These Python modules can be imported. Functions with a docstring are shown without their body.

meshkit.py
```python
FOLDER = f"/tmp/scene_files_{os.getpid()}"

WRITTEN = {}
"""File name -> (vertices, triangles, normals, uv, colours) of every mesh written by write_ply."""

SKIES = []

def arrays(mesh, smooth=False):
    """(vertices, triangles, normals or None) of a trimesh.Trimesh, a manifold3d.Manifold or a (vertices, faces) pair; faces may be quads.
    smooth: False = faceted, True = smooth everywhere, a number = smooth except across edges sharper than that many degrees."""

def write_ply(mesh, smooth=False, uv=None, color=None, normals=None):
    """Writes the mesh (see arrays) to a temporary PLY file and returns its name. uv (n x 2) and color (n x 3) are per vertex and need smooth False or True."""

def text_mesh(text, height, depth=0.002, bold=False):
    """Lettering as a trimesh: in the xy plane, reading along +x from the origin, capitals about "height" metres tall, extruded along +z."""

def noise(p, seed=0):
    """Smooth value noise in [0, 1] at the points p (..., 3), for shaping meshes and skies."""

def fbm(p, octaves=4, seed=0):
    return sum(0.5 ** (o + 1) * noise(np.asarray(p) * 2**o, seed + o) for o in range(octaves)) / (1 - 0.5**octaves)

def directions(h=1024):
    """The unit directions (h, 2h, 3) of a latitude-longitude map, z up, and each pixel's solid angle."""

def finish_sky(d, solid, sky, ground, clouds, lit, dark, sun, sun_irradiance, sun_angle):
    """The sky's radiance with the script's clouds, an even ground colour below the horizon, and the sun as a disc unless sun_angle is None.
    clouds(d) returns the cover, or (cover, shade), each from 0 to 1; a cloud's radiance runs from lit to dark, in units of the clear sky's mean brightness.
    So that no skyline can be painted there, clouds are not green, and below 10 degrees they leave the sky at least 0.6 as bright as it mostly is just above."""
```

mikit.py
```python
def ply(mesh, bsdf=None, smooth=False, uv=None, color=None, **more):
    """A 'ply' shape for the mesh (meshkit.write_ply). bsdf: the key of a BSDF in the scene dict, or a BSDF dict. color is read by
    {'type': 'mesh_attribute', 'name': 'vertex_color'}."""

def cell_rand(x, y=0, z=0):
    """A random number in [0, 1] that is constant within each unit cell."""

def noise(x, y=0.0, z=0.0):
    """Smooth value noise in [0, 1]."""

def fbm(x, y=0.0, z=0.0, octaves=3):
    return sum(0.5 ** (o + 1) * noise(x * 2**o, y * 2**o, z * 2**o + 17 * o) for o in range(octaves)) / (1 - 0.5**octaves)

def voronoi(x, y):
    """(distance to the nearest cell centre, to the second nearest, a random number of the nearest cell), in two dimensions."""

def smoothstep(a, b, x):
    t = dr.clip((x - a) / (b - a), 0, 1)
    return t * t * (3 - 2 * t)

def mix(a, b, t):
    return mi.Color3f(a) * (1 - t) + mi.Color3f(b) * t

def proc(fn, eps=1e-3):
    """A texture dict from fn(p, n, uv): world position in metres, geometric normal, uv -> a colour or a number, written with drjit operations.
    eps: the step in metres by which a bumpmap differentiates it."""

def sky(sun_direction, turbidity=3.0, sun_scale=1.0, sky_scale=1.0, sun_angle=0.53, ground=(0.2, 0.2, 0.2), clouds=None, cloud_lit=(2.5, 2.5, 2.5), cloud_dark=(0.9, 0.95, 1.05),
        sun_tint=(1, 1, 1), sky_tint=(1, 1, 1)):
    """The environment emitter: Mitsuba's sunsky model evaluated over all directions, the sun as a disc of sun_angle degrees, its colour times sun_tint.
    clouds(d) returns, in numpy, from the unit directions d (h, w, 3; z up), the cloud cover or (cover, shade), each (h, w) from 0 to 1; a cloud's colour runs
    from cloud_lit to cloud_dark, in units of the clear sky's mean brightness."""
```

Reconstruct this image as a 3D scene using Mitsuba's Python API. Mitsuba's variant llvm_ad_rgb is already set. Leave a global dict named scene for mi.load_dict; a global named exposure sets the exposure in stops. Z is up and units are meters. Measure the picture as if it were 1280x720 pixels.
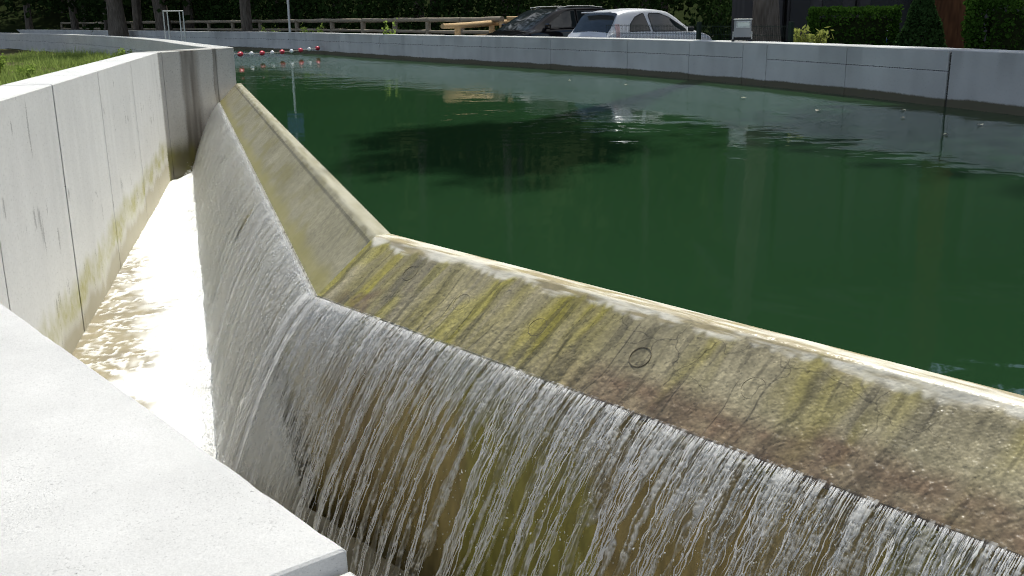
import math
import numpy as np, trimesh, drjit as dr, mitsuba as mi, mikit, meshkit
import shapely, shapely.geometry as sg
from scipy.interpolate import PchipInterpolator

T = mi.ScalarTransform4f
# ------------------------------------------------------------------ camera, sky, exposure
H = 1.15                                                  # eye above the pond's water (z = 0)
pitch, roll, F_PX = math.atan(339.25 / 1240), math.atan(.0125), 1240.0
fw = np.array([0, math.cos(pitch), -math.sin(pitch)])
up0 = np.array([0, math.sin(pitch), math.cos(pitch)])
up = math.cos(roll) * up0 + math.sin(roll) * np.array([1.0, 0, 0])


def cloud_cover(d):
    q = np.stack([d[..., 0] / (np.abs(d[..., 2]) + .25), d[..., 1] / (np.abs(d[..., 2]) + .25), 0 * d[..., 0]], -1)
    f = meshkit.fbm(q * 1.7 + 3.1, 5, 4)
    g = np.clip((f - .51) / .15, 0, 1)
    return g * g * (3 - 2 * g), np.clip((f - .58) / .25, 0, 1)


scene = {
    'camera': {'type': 'perspective', 'fov': math.degrees(2 * math.atan(640 / F_PX)), 'fov_axis': 'x', 'near_clip': .05, 'far_clip': 1500.0,
               'to_world': T().look_at(origin=[0, 0, H], target=[0, float(fw[1]), float(H + fw[2])], up=[float(c) for c in up])},
    'sky': mikit.sky((.165, .51, .845), turbidity=3, ground=(.12, .13, .09), sun_tint=(.86, 1, 1.18), sky_tint=(1.10, 1.0, .90), clouds=cloud_cover),
}
exposure = 2.02
labels = {}
rng = np.random.default_rng(7)

# ------------------------------------------------------------------ helpers
used = set()


def key_for(name):
    k, i = name, 0
    while k in used:
        i += 1
        k = f'{name}_{i:03d}'
    used.add(k)
    return k


def put(name, mesh, bsdf, parent=None, smooth=False, label=None, cat=None, group=None, kind=None, **more):
    k = key_for(parent + '__' + name if parent else name)
    scene[k] = mikit.ply(mesh, bsdf, smooth=smooth, **more)
    d = {}
    if label: d['label'] = label
    if cat: d['category'] = cat
    if group: d['group'] = group
    if kind: d['kind'] = kind
    if d: labels[k] = d
    return k


def thing(name, label, cat, group=None):
    k = key_for(name)
    labels[k] = {'label': label, 'category': cat}
    if group: labels[k]['group'] = group
    return k


cat_ = trimesh.util.concatenate


def box(c, s, rz=0.0, bev=0.0):
    s = np.asarray(s, float) / 2
    pts = np.array([[i, j, k] for i in (-1, 1) for j in (-1, 1) for k in (-1, 1)], float)
    if bev > 0:
        b = bev
        allp = []
        for a in range(3):
            q = np.array(s) - b
            q[a] = s[a]
            allp.append(pts * q)
        m = trimesh.convex.convex_hull(np.vstack(allp))
    else:
        m = trimesh.creation.box(extents=2 * s)
    if rz: m.apply_transform(trimesh.transformations.rotation_matrix(rz, [0, 0, 1]))
    m.apply_translation(c)
    return m


def prism(plan, z0, z1, bev=.008, jit=0.0):
    """A convex block over the plan polygon with a chamfered top edge."""
    pl = sg.Polygon(plan)
    pl = sg.polygon.orient(pl)
    out = np.array(pl.exterior.coords)[:-1]
    inn = np.array(pl.buffer(-bev, join_style=2).exterior.coords)[:-1]
    pts = [np.c_[out, np.full(len(out), z0)], np.c_[out, np.full(len(out), z1 - bev)], np.c_[inn, np.full(len(inn), z1)]]
    return trimesh.convex.convex_hull(np.vstack(pts))


def tube(path, rad, n=8, cap=True):
    path = np.asarray(path, float)
    rad = np.broadcast_to(np.asarray(rad, float), (len(path),))
    t = np.gradient(path, axis=0)
    t /= np.linalg.norm(t, axis=1, keepdims=True)
    ref = np.array([0, 0, 1.0]) if abs(t[0][2]) < .9 else np.array([1.0, 0, 0])
    V, Fc = [], []
    a = np.arange(n) * 2 * np.pi / n
    for i, p in enumerate(path):
        x = np.cross(t[i], ref); x /= np.linalg.norm(x)
        y = np.cross(t[i], x)
        V.append(p + rad[i] * (np.cos(a)[:, None] * x + np.sin(a)[:, None] * y))
    for i in range(len(path) - 1):
        for j in range(n):
            k = (j + 1) % n
            Fc += [[i * n + j, i * n + k, (i + 1) * n + k], [i * n + j, (i + 1) * n + k, (i + 1) * n + j]]
    V = np.vstack(V)
    if cap:
        c0, c1 = len(V), len(V) + 1
        V = np.vstack([V, path[:1], path[-1:]])
        for j in range(n):
            k = (j + 1) % n
            Fc += [[c0, k, j], [c1, (len(path) - 1) * n + j, (len(path) - 1) * n + k]]
    return trimesh.Trimesh(V, Fc, process=False)


def grid_faces(nu, nv):
    i, j = np.meshgrid(np.arange(nu - 1), np.arange(nv - 1), indexing='ij')
    a = (i * nv + j).ravel()
    return np.vstack([np.c_[a, a + nv, a + nv + 1], np.c_[a, a + nv + 1, a + 1]])


def sstep(a, b, x):
    t = np.clip((x - a) / (b - a), 0, 1)
    return t * t * (3 - 2 * t)


def N3(x, y, z=0.0, seed=0):
    x, y, z = np.broadcast_arrays(x, y, z)
    return meshkit.noise(np.stack([x, y, z], -1), seed)


def leaves(pos, size, r, flat=.35, nrm=None):
    """Leaf-sized folded diamonds at the points pos."""
    n = len(pos)
    d = r.normal(size=(n, 3))
    d /= np.linalg.norm(d, axis=1, keepdims=True)
    e = r.normal(size=(n, 3)) if nrm is None else np.cross(d, nrm + .5 * r.normal(size=(n, 3)))
    e -= (e * d).sum(1, keepdims=True) * d
    e /= np.linalg.norm(e, axis=1, keepdims=True)
    s = (size * r.uniform(.6, 1.35, n))[:, None]
    V = np.stack([pos - d * s * .5, pos + e * s * flat, pos + d * s * .5, pos - e * s * flat], 1).reshape(-1, 3)
    a = np.arange(n)[:, None] * 4
    return V, np.vstack([a + [0, 1, 2], a + [0, 2, 3]])


# ------------------------------------------------------------------ materials
proc, noise, fbm, mix, ss = mikit.proc, mikit.noise, mikit.fbm, mikit.mix, mikit.smoothstep


def conc_base(p, lo=(.33, .33, .315), hi=(.45, .445, .425), grain=1.0):
    t = fbm(p.x * 1.3, p.y * 1.3, p.z * 1.3, 3)
    c = mix(lo, hi, t)
    c = c * (.95 + .1 * noise(p.x * 8, p.y * 8, p.z * .7)) * (1 + grain * (.16 * noise(p.x * 45, p.y * 45, p.z * 45) - .08))
    pore = ss(.78, .86, noise(p.x * 90, p.y * 90, p.z * 90))
    return c * (1 - .3 * grain * pore)


def bank_color(p, n, uv):
    c = conc_base(p, (.47, .47, .465), (.55, .55, .54), .5)
    drip = ss(.84, .9, noise(p.y * 8.3, p.z * 4.2, 3.0)) * ss(.55, .7, noise(p.y * 40, p.z * 5.2, 9.0))
    c = c * (1 - .33 * drip)
    v = p.z + .30 * (fbm(p.y * 1.7, 2.0, p.z * .5, 3) - .5) + .10 * (noise(p.y * 9, p.z * 2) - .5) - .028 * (p.y - 8)
    band = ss(-1.32, -1.16, v) * (1 - ss(-1.08, -.86, v))
    c = mix(c, (.30, .28, .10), band * (.15 + .5 * noise(p.y * 3, p.z * 5, 1.0) + .35 * noise(p.y * 26, p.z * 26, 2.0)))
    c = mix(c, (.27, .24, .15), (1 - ss(-1.36, -1.2, v)) * .75)
    return c


def end_color(p, n, uv):                       # the wall beside the weir's far end: wet streaks
    c = conc_base(p, (.36, .35, .33), (.46, .45, .43))
    s = (p.y - 16.3) / 2.6 + .02 * (noise(p.z * 4, 5.0) - .5)
    a = ss(.26, .30, s) * (1 - ss(.47, .53, s)) + ss(.68, .70, s) * (1 - ss(.73, .76, s))
    c = mix(c, (.13, .115, .10), a * (.45 + .55 * noise(p.y * 14, p.z * 1.1, 4.0)))
    v = p.z + .25 * (fbm(p.y * 2.6, 1.0, p.z, 3) - .5) - .38 * ss(.5, 1.0, s)
    low = 1 - ss(-1.05, -.7, v)
    c = mix(c, mix((.05, .043, .03), (.17, .16, .03), noise(p.y * 6, p.z * 3, 7.0)), low * .93)
    return c


def far_color(p, n, uv):
    q = p.x * .55 - p.y * .83
    c = conc_base(p, (.36, .365, .36), (.45, .455, .45), .3)
    c = c * (.88 + .22 * noise(q * .8, p.z * .6, 2.0)) * (.95 + .1 * noise(q * 5, p.z * 3, 6.0)) * (1 - .16 * ss(.62, .8, noise(q * 2.6, p.z * .5, 8.0)) * ss(.2, .66, p.z))
    wet = 1 - ss(.085, .115, p.z + .025 * (noise(q * 2, 4.0) - .5) + .008 * (noise(q * 22, p.z * 9) - .5))
    c = mix(c, (.075, .068, .038), wet * .95)
    return c


def back_color(p, n, uv):
    return conc_base(p, (.34, .34, .33), (.45, .45, .43))


def slab_color(p, n, uv):
    c = mix((.425, .424, .42), (.54, .538, .532), fbm(p.x * 5, p.y * 5, p.z * 5, 3))
    sp = ss(.80, .88, noise(p.x * 420, p.y * 420, p.z * 420))
    grit = ss(.90, .93, noise(p.x * 230, p.y * 230, p.z * 230 + 3)) * ss(.5, .6, noise(p.x * 9, p.y * 9, 4.0))
    return c * (.90 + .18 * noise(p.x * 700, p.y * 700, p.z * 700)) * (1 - .28 * sp * noise(p.x * 6, p.y * 6, 1.0)) * (1 - .5 * grit) * (.93 + .12 * fbm(p.x * 14, p.y * 14, 2.0))


def slab_bump(p, n, uv):
    return .5 * noise(p.x * 260, p.y * 260, p.z * 260) + .5 * noise(p.x * 700, p.y * 700, p.z * 700)


def streaks(s, v):
    w = s + .10 * v * (noise(s * 3, v * 4) - .5) + .03 * (noise(s * 14, v * 9) - .5)
    return w


def apron_color(p, n, uv):                     # uv: metres along the crest from the bend, metres down the slope
    s, v = uv.x, uv.y
    w = streaks(s, v)
    c = mix((.20, .172, .10), (.335, .295, .19), fbm(s * 4, v * 5, 2.0, 4))
    ol = ss(.28, .78, .5 * noise(w * 6.5, v * .9, 1.0) + .3 * noise(w * 19, v * 1.4, 2.0) + .2 * noise(w * 45, v * 2.5, 3.0)) * (1 - ss(1.35, 2.3, s)) * (.5 + .5 * noise(w * 30, v * 6))
    ol = ol + .6 * ss(.60, .84, .7 * noise(w * 5.2, v * 1.1, 21.0) + .3 * noise(w * 23, v * 3, 5.0)) * ss(1.2, 1.6, s)
    c = mix(c, (.25, .215, .02), dr.clip(ol, 0, 1) * .85)
    hi = ss(.66, .8, noise(w * 9, v * 2.4, 31.0)) * (1 - ss(1.3, 1.9, s))
    c = mix(c, (.37, .33, .03), hi * .35)
    g = v + .16 * (fbm(s * 3, v * 4, 5.0, 3) - .5)
    red = 1.25 * ss(.24, .38, g) * ss(1.5, 2.3, s) + .9 * ss(.5, .62, fbm(s * 3.2 + .45, v * 4, 12.0, 3)) * (1 - ss(.25, .42, dr.abs(s - .52))) * ss(.10, .2, v)
    c = mix(c, (.150, .096, .058), dr.clip(red, 0, 1) * (.5 + .4 * noise(s * 22, v * 22)))
    line = 1 - ss(.0, .04, dr.abs(noise(w * 9, v * .8, 3.0) - .5))
    line = line * ss(.42, .62, noise(w * 4 + 9, v * 2.2, 6.0)) * ss(.05, .1, v) * (.4 + .6 * noise(s * 60, v * 30))
    c = c * (1 - .62 * line) * (1 - .35 * ss(.6, .75, noise(w * 34, v * 1.6, 17.0)) * ss(.04, .09, v))
    d1, d2, _ = mikit.voronoi(s * 4.5 + .8 * fbm(s * 9, v * 9, 2.0), v * 4.5 + .8 * fbm(s * 9, v * 9, 8.0))
    crack = (1 - ss(.008, .03, d2 - d1)) * ss(.6, .7, noise(s * 3.5, v * 5, 14.0))
    c = c * (1 - .38 * crack * ss(.9, 1.6, s))
    pit = ss(.85, .9, noise(s * 80, v * 80, 2.0))
    c = c * (1 - .3 * pit) * (.78 + .42 * noise(s * 120, v * 120)) * (.78 + .42 * noise(w * 50, v * 5, 4.0)) * (.86 + .28 * noise(w * 17, v * 1.6, 8.0))
    top = 1 - ss(.02, .06, v + .05 * (noise(s * 12, 3.0) - .5) + .03 * (noise(s * 40, 5.0) - .5))
    c = mix(c, mix((.33, .275, .16), (.64, .61, .52), ss(.3, .65, fbm(s * 5, v * 45, 2.0))), top * (.7 + .3 * noise(s * 15, v * 15)))
    return c


def apron_bump(p, n, uv):
    s, v = uv.x, uv.y
    film = ss(.15, .34, v)
    w = streaks(s, v)
    return .5 * noise(s * 38, v * 38) + film * .9 * noise(s * 75 + 2 * noise(s * 20, v * 20), v * 58) + .5 * noise(w * 30, v * 4) + .3 * noise(s * 140, v * 140)


def apron2_color(p, n, uv):
    s, v = uv.x, uv.y
    c = mix((.18, .165, .105), (.28, .26, .18), fbm(s * 2.2, v * 5, 2.0, 4))
    w = s + .25 * v
    c = c * (.88 + .24 * noise(w * 26, v * 2, 4.0)) * (.8 + .36 * noise(s * 60, v * 60))
    c = mix(c, (.17, .15, .045), ss(.45, .8, fbm(w * 3, v * 5, 9.0)) * .6)
    c = mix(c, (.24, .215, .07), ss(.33, .44, v + .05 * noise(s * 6, 2.0)) * .7)
    top = 1 - ss(.0, .03, v + .03 * (noise(s * 7, 3.0) - .5))
    c = mix(c, mix((.27, .25, .16), (.42, .40, .31), noise(s * 3.3, v * 30)), top * .8)
    edge = ss(.035, .045, v) * (1 - ss(.055, .07, v))
    return c * (1 - .4 * edge)


def face_color(p, n, uv):
    s, v = uv.x, uv.y
    c = mix((.19, .135, .062), (.36, .29, .11), fbm(s * 2.6, v * 1.2, 3.0, 4))
    c = mix(c, (.24, .235, .045), ss(.5, .72, noise(s * 3.6, v * 1.0, 6.0)) * .75)
    return c * (.7 + .6 * noise(s * 40, v * 12))


def pond_color(p, n, uv):                      # murky water, a little milkier in slow patches
    return mix((.0088, .0290, .0112), (.0120, .0355, .0142), fbm(p.x * .35, p.y * .3, 2.0, 3))


def pond_bump(p, n, uv):
    a = noise(p.x * 2.1 + .4 * p.y, p.y * 3.1 - .5 * p.x, 1.0) + .5 * noise(p.x * 5.0 - p.y, p.y * 6.5, 4.0) + .22 * noise(p.x * 14, p.y * 17, 8.0)
    calm = .25 + .75 * ss(.42, .62, noise(p.x * .35, p.y * .5, 11.0))
    e1 = (p.x + .74) * .74 + (p.y - 5.30) * .68
    near = (1 - ss(.1, .9, e1)) * ss(-.6, 0.0, p.x + .9)
    rip = noise(p.x * 9 + p.y * 11, (p.x * .68 - p.y * .74) * 2.4, 3.0)
    return a * calm + .55 * near * rip


M = {}


def mat(name, d):
    scene[name] = d
    M[name] = name
    return name


def two(d): return {'type': 'twosided', 'bsdf': d}
def rgb(*c): return {'type': 'rgb', 'value': list(c)}
def prin(c, rough=.6, **k): return two({'type': 'principled', 'base_color': c if isinstance(c, dict) else rgb(*c), 'roughness': rough, **k})


mat('m_bank', prin(proc(bank_color), .75, specular=.35))
mat('m_end', prin(proc(end_color), .6, specular=.4))
mat('m_far', prin(proc(far_color), .75, specular=.35))
mat('m_back', prin(proc(back_color), .8, specular=.3))
mat('m_joint', prin((.05, .048, .045), .9, specular=.2))
mat('m_slab', two({'type': 'bumpmap', 'bsdf': {'type': 'principled', 'base_color': proc(slab_color), 'roughness': .85, 'specular': .3}, 'tex': proc(slab_bump, 4e-4), 'scale': .0011}))
mat('m_apron', two({'type': 'bumpmap', 'bsdf': {'type': 'principled', 'base_color': proc(apron_color), 'roughness': .34, 'specular': .55}, 'tex': proc(apron_bump, 1.5e-3), 'scale': .0034}))
mat('m_apron2', two({'type': 'bumpmap', 'bsdf': {'type': 'principled', 'base_color': proc(apron2_color), 'roughness': .42, 'specular': .5}, 'tex': proc(apron_bump, 2e-3), 'scale': .004}))
mat('m_face', prin(proc(face_color), .3, specular=.5))
mat('m_pond', two({'type': 'bumpmap', 'bsdf': {'type': 'principled', 'base_color': proc(pond_color), 'roughness': .02, 'specular': .26}, 'tex': proc(pond_bump, 6e-3), 'scale': .0032}))
mat('m_fall', {'type': 'principledthin', 'base_color': rgb(.88, .88, .86), 'roughness': .13, 'eta': 1.33, 'diff_trans': .9, 'spec_trans': proc(lambda p, n, uv: dr.clip(1 - uv.x, 0, 1))})
mat('m_dropglint', prin((.75, .76, .76), .12, specular=.6))
mat('m_foam', prin(proc(lambda p, n, uv: mix(mix((.125, .095, .04), (.225, .18, .085), noise(p.x * 5, p.y * 4)), (.88, .89, .88), dr.clip(.10 + .9 * uv.x, 0, 1))), .5, specular=.35))
mat('m_ground', two({'type': 'diffuse', 'reflectance': proc(lambda p, n, uv: mix((.045, .045, .042), (.075, .073, .07), fbm(p.x * 1.5, p.y * 1.5)) * (.85 + .3 * noise(p.x * 30, p.y * 30)))}))
mat('m_earth', two({'type': 'diffuse', 'reflectance': proc(lambda p, n, uv: mix((.05, .055, .02), (.16, .14, .09), fbm(p.x * .8, p.y * .8)) * (.7 + .6 * noise(p.x * 14, p.y * 14)))}))
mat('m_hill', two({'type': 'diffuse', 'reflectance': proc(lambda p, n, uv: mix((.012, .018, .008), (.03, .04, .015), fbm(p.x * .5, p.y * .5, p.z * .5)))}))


def leafmat(name, c, tr=.5, eta=1.4):
    mat(name, {'type': 'principledthin', 'base_color': rgb(*c), 'roughness': .55, 'diff_trans': tr, 'eta': eta})


leafmat('m_forest', (.018, .034, .011), .5, 1.12)
leafmat('m_under', (.024, .048, .014), .3, 1.12)
leafmat('m_hedge', (.032, .075, .012), .5)
leafmat('m_conifer', (.03, .065, .02), .4)
leafmat('m_lime', (.28, .31, .08), .7)
leafmat('m_grass', (.25, .33, .09), 1.0)
leafmat('m_weed', (.26, .36, .08), 1.0)
mat('m_bark', prin(proc(lambda p, n, uv: mix((.06, .05, .04), (.16, .14, .12), fbm(p.x * 9, p.y * 9, p.z * 2)) * (.6 + .8 * noise(p.x * 30, p.y * 30, p.z * 5))), .9, specular=.1))
mat('m_redbark', prin(proc(lambda p, n, uv: mix((.045, .02, .010), (.095, .042, .019), fbm(p.x * 9, p.y * 9, p.z * 2)) * (.6 + .8 * noise(p.x * 30, p.y * 30, p.z * 4))), .9, specular=.1))


def wood_fn(a, b):
    return lambda p, n, uv: mix(a, b, fbm(p.x * 2, p.y * 2, p.z * 9)) * (.8 + .4 * noise(p.x * 14, p.y * 14, p.z * 60))


mat('m_oldwood', prin(proc(wood_fn((.17, .145, .11), (.30, .26, .20))), .8, specular=.2))
mat('m_newwood', prin(proc(wood_fn((.42, .27, .13), (.58, .41, .22))), .75, specular=.25))
mat('m_galv', prin((.50, .51, .50), .45, metallic=.6, specular=.5))
mat('m_steelgrey', prin((.24, .245, .25), .5, specular=.5))
mat('m_dark', prin((.018, .019, .02), .6, specular=.4))
mat('m_meshgreen', prin((.015, .024, .02), .9, specular=.05))
mat('m_red', prin((.50, .04, .07), .35, specular=.5))
mat('m_white', prin((.78, .79, .80), .35, specular=.5))
mat('m_rope', prin((.35, .33, .28), .8))
mat('m_blue', prin((.03, .07, .36), .6, specular=.3))
mat('m_signblue', prin((.012, .03, .15), .4, specular=.5))
mat('m_silver', prin((.47, .49, .52), .28, metallic=.15, specular=.6, clearcoat=1.0, clearcoat_gloss=.95))
mat('m_black', two({'type': 'plastic', 'diffuse_reflectance': rgb(.006, .006, .007)}))
mat('m_glass', prin((.012, .016, .018), .03, specular=.75))
mat('m_tyre', prin((.02, .02, .02), .8))
mat('m_rim', prin((.45, .46, .47), .35, metallic=.8))
mat('m_lampred', prin((.42, .30, .31), .15, specular=.6))
mat('m_lampclear', prin((.62, .62, .64), .1, specular=.7))
mat('m_pane', prin((.55, .60, .56), .08, specular=.7))
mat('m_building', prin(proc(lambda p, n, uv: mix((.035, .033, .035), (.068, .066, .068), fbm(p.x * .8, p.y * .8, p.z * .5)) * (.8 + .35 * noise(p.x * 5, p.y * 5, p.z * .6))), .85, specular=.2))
mat('m_leaffloat', prin((.55, .50, .36), .6))

# ------------------------------------------------------------------ plan of the place
bend = np.array([-.74, 5.30])                      # where the weir's two arms meet
tip = np.array([-5.10, 18.90])                     # the end of the wall at the far end of the weir
C1 = np.array([-5.65, 16.40])
dR = np.array([2.27, -2.53]); dR /= np.linalg.norm(dR)
dF = tip - bend; LF = np.linalg.norm(dF); dF /= LF
nR, nF = np.array([dR[1], -dR[0]]), np.array([-dF[1], dF[0]])
mit = (nR + nF) / (1 + nR @ nF)
LR = 6.2
endR = bend + dR * LR


def weir_pt(arm, s, o, z):
    """World points: arm 'R' or 'F', s metres from the bend along the crest, o metres downstream of the crest edge."""
    s, o, z = np.broadcast_arrays(s, o, z)
    d, n, L = (dR, nR, LR) if arm == 'R' else (dF, nF, LF)
    a = bend + mit * o[..., None]
    e = bend + d * L + n * o[..., None]
    xy = a + (e - a) * (s / L)[..., None]
    return np.concatenate([xy, z[..., None]], -1)


AP_O, AP_Z, CW, FOOT_Z = .36, -.30, .085, -1.45
AP_L = math.hypot(AP_O, AP_Z)

# ------------------------------------------------------------------ ground, water and hills
far_y = np.array([-6, 3, 7, 9.5, 11.35, 12.5, 16.5, 20.5, 24.4, 27.9, 34.7, 40.3, 44.5, 51.3, 62, 80])
far_x = np.array([6.5, 6.5, 6.4, 6.2, 5.79, 5.46, 4.22, 2.4, .05, -2.3, -6.35, -9.95, -13.4, -18.2, -26.5, -41.0])
farx = PchipInterpolator(far_y, far_x)
A0, A1 = np.array([-1.55, -.9]), C1
bank = np.array([[-1.55, -.9], [-5.65, 16.40], [-5.10, 18.90], [-6.75, 22.3], [-9.2, 27.6], [-13.4, 35.2], [-18.2, 42.6], [-26.3, 53.2], [-36, 65]])
e0, e1 = np.array([-.198, 1.043]), np.array([-1.29, 2.30])      # channel edge of the near wall
ed = (e1 - e0) / np.linalg.norm(e1 - e0)
en = np.array([-ed[1], ed[0]])                     # away from the channel
if en @ np.array([-1, -1]) < 0: en = -en

bk = e1 + en * .35                         # the near wall's other corner, behind the camera
hole = sg.Polygon([e0 - ed * 6, e1, bk, (-1.21, .24), (-1.0, -.9), A0, C1, tip + np.array([.0, .15]), bend + np.array([.1, .1]), endR])
pond_poly = sg.Polygon(list(bank[2:]) + [(farx(y) + .3, y) for y in np.linspace(78, -5.5, 60)] + [tuple(endR), tuple(bend)])
ys = np.linspace(-5.9, 79, 40)
outer = sg.box(-350, -250, 350, 450)


def sheet(poly, z, edge=None):
    v, f = trimesh.creation.triangulate_polygon(poly, engine='earcut')
    return trimesh.Trimesh(np.c_[v, np.full(len(v), z)], f)


put('ground', sheet(outer.difference(hole).difference(pond_poly.buffer(-.1)), -.17), 'm_ground', kind='structure', label='dark asphalt parking ground beyond the far wall')
put('pond_water', sheet(pond_poly.difference(sg.Polygon([bend - (nR + nF) * .01, tip - nF * .02, tip + nF * 3, bend + mit * 3, endR + nR * 3, endR - nR * .01]).buffer(.0)), -.004), 'm_pond', kind='structure', label='deep green water of the pond held by the weir')
hx, hy = np.meshgrid(np.linspace(-300, 300, 61), np.linspace(62, 300, 30), indexing='ij')
hz = -.6 + 70 * sstep(62, 190, hy - .06 * np.abs(hx)) + 6 * N3(hx / 30, hy / 30) * sstep(64, 90, hy)
put('hillside', trimesh.Trimesh(np.stack([hx, hy, hz], -1).reshape(-1, 3), grid_faces(61, 30)), 'm_hill', smooth=True, kind='structure', label='dark wooded hillside behind the trees')
# the grass bank behind the left wall
gx, gy = np.meshgrid(np.linspace(-45, -2.2, 120), np.linspace(2, 50, 140), indexing='ij')
bx = np.interp(gy, bank[:, 1], bank[:, 0])
gx = np.minimum(gx, 1e9); gx = bx - .25 - (np.linspace(1, 0, 120)[:, None] ** 1.7) * 34
gz = -.14 + .10 * N3(gx * .7, gy * .7) + .03 * N3(gx * 4, gy * 4)
put('grass_bank', trimesh.Trimesh(np.stack([gx, gy, gz], -1).reshape(-1, 3), grid_faces(120, 140)), 'm_earth', smooth=True, kind='structure', label='gravelly bank with grass behind the left wall')
r = np.random.default_rng(3)
n = 60000
px_, py_ = -r.uniform(0, 13, n), r.uniform(13, 38, n)
keep = N3(px_ * .5, py_ * .5, 3.3) > .36
px_, py_ = px_[keep], py_[keep]
px_ = np.interp(py_, bank[:, 1], bank[:, 0]) - .5 + px_
hgt = (.10 + .30 * N3(px_ * .8, py_ * .8, 1.0) ** 2) * r.uniform(.6, 1.4, len(px_))
az, lean = r.uniform(0, 6.283, len(px_)), r.uniform(.05, .6, len(px_))
base = np.c_[px_, py_, np.full(len(px_), -.10)]
wd = np.c_[np.cos(az), np.sin(az), az * 0] * .016
tp = base + np.c_[-np.sin(az) * lean * hgt, np.cos(az) * lean * hgt, hgt]
V = np.stack([base - wd, base + wd, tp], 1).reshape(-1, 3)
put('grass', trimesh.Trimesh(V, np.arange(len(V)).reshape(-1, 3), process=False), 'm_grass', kind='stuff', label='tufts of grass growing on the bank behind the left wall', cat='grass')

# weeds on the bank, each a plant
for i, (wx, wy, hh, lab) in enumerate([(-12.4, 24.5, .55, 'leafy yellow green weed on the bank, the largest one left of the curved wall'), (-10.6, 22.2, .34, 'small bright green weed on the bank beside the left wall'),
                                       (-15.2, 27.5, .42, 'green weed at the left frame edge of the grassy bank'), (-11.6, 31.0, .5, 'green weed growing against the foot of the curved wall')]):
    k = thing('weed_plant', lab, 'plant')
    nst = 14
    st, lp = [], []
    for j in range(nst):
        a, l = r.uniform(0, 6.283), hh * r.uniform(.6, 1)
        q = np.array([wx, wy, -.1]); e = q + np.array([math.cos(a) * l * .6, math.sin(a) * l * .6, l])
        st.append(tube([q, (q + e) / 2 + [0, 0, .04], e], [.006, .005, .003], 4))
        tt = r.uniform(.25, 1, 26)[:, None]
        lp.append(q + (e - q) * tt + r.normal(size=(26, 3)) * .04)
    put('stem', cat_(st), 'm_weed', k, kind='stuff')
    put('foliage', leaves(np.vstack(lp), .075, r), 'm_weed', k)


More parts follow.
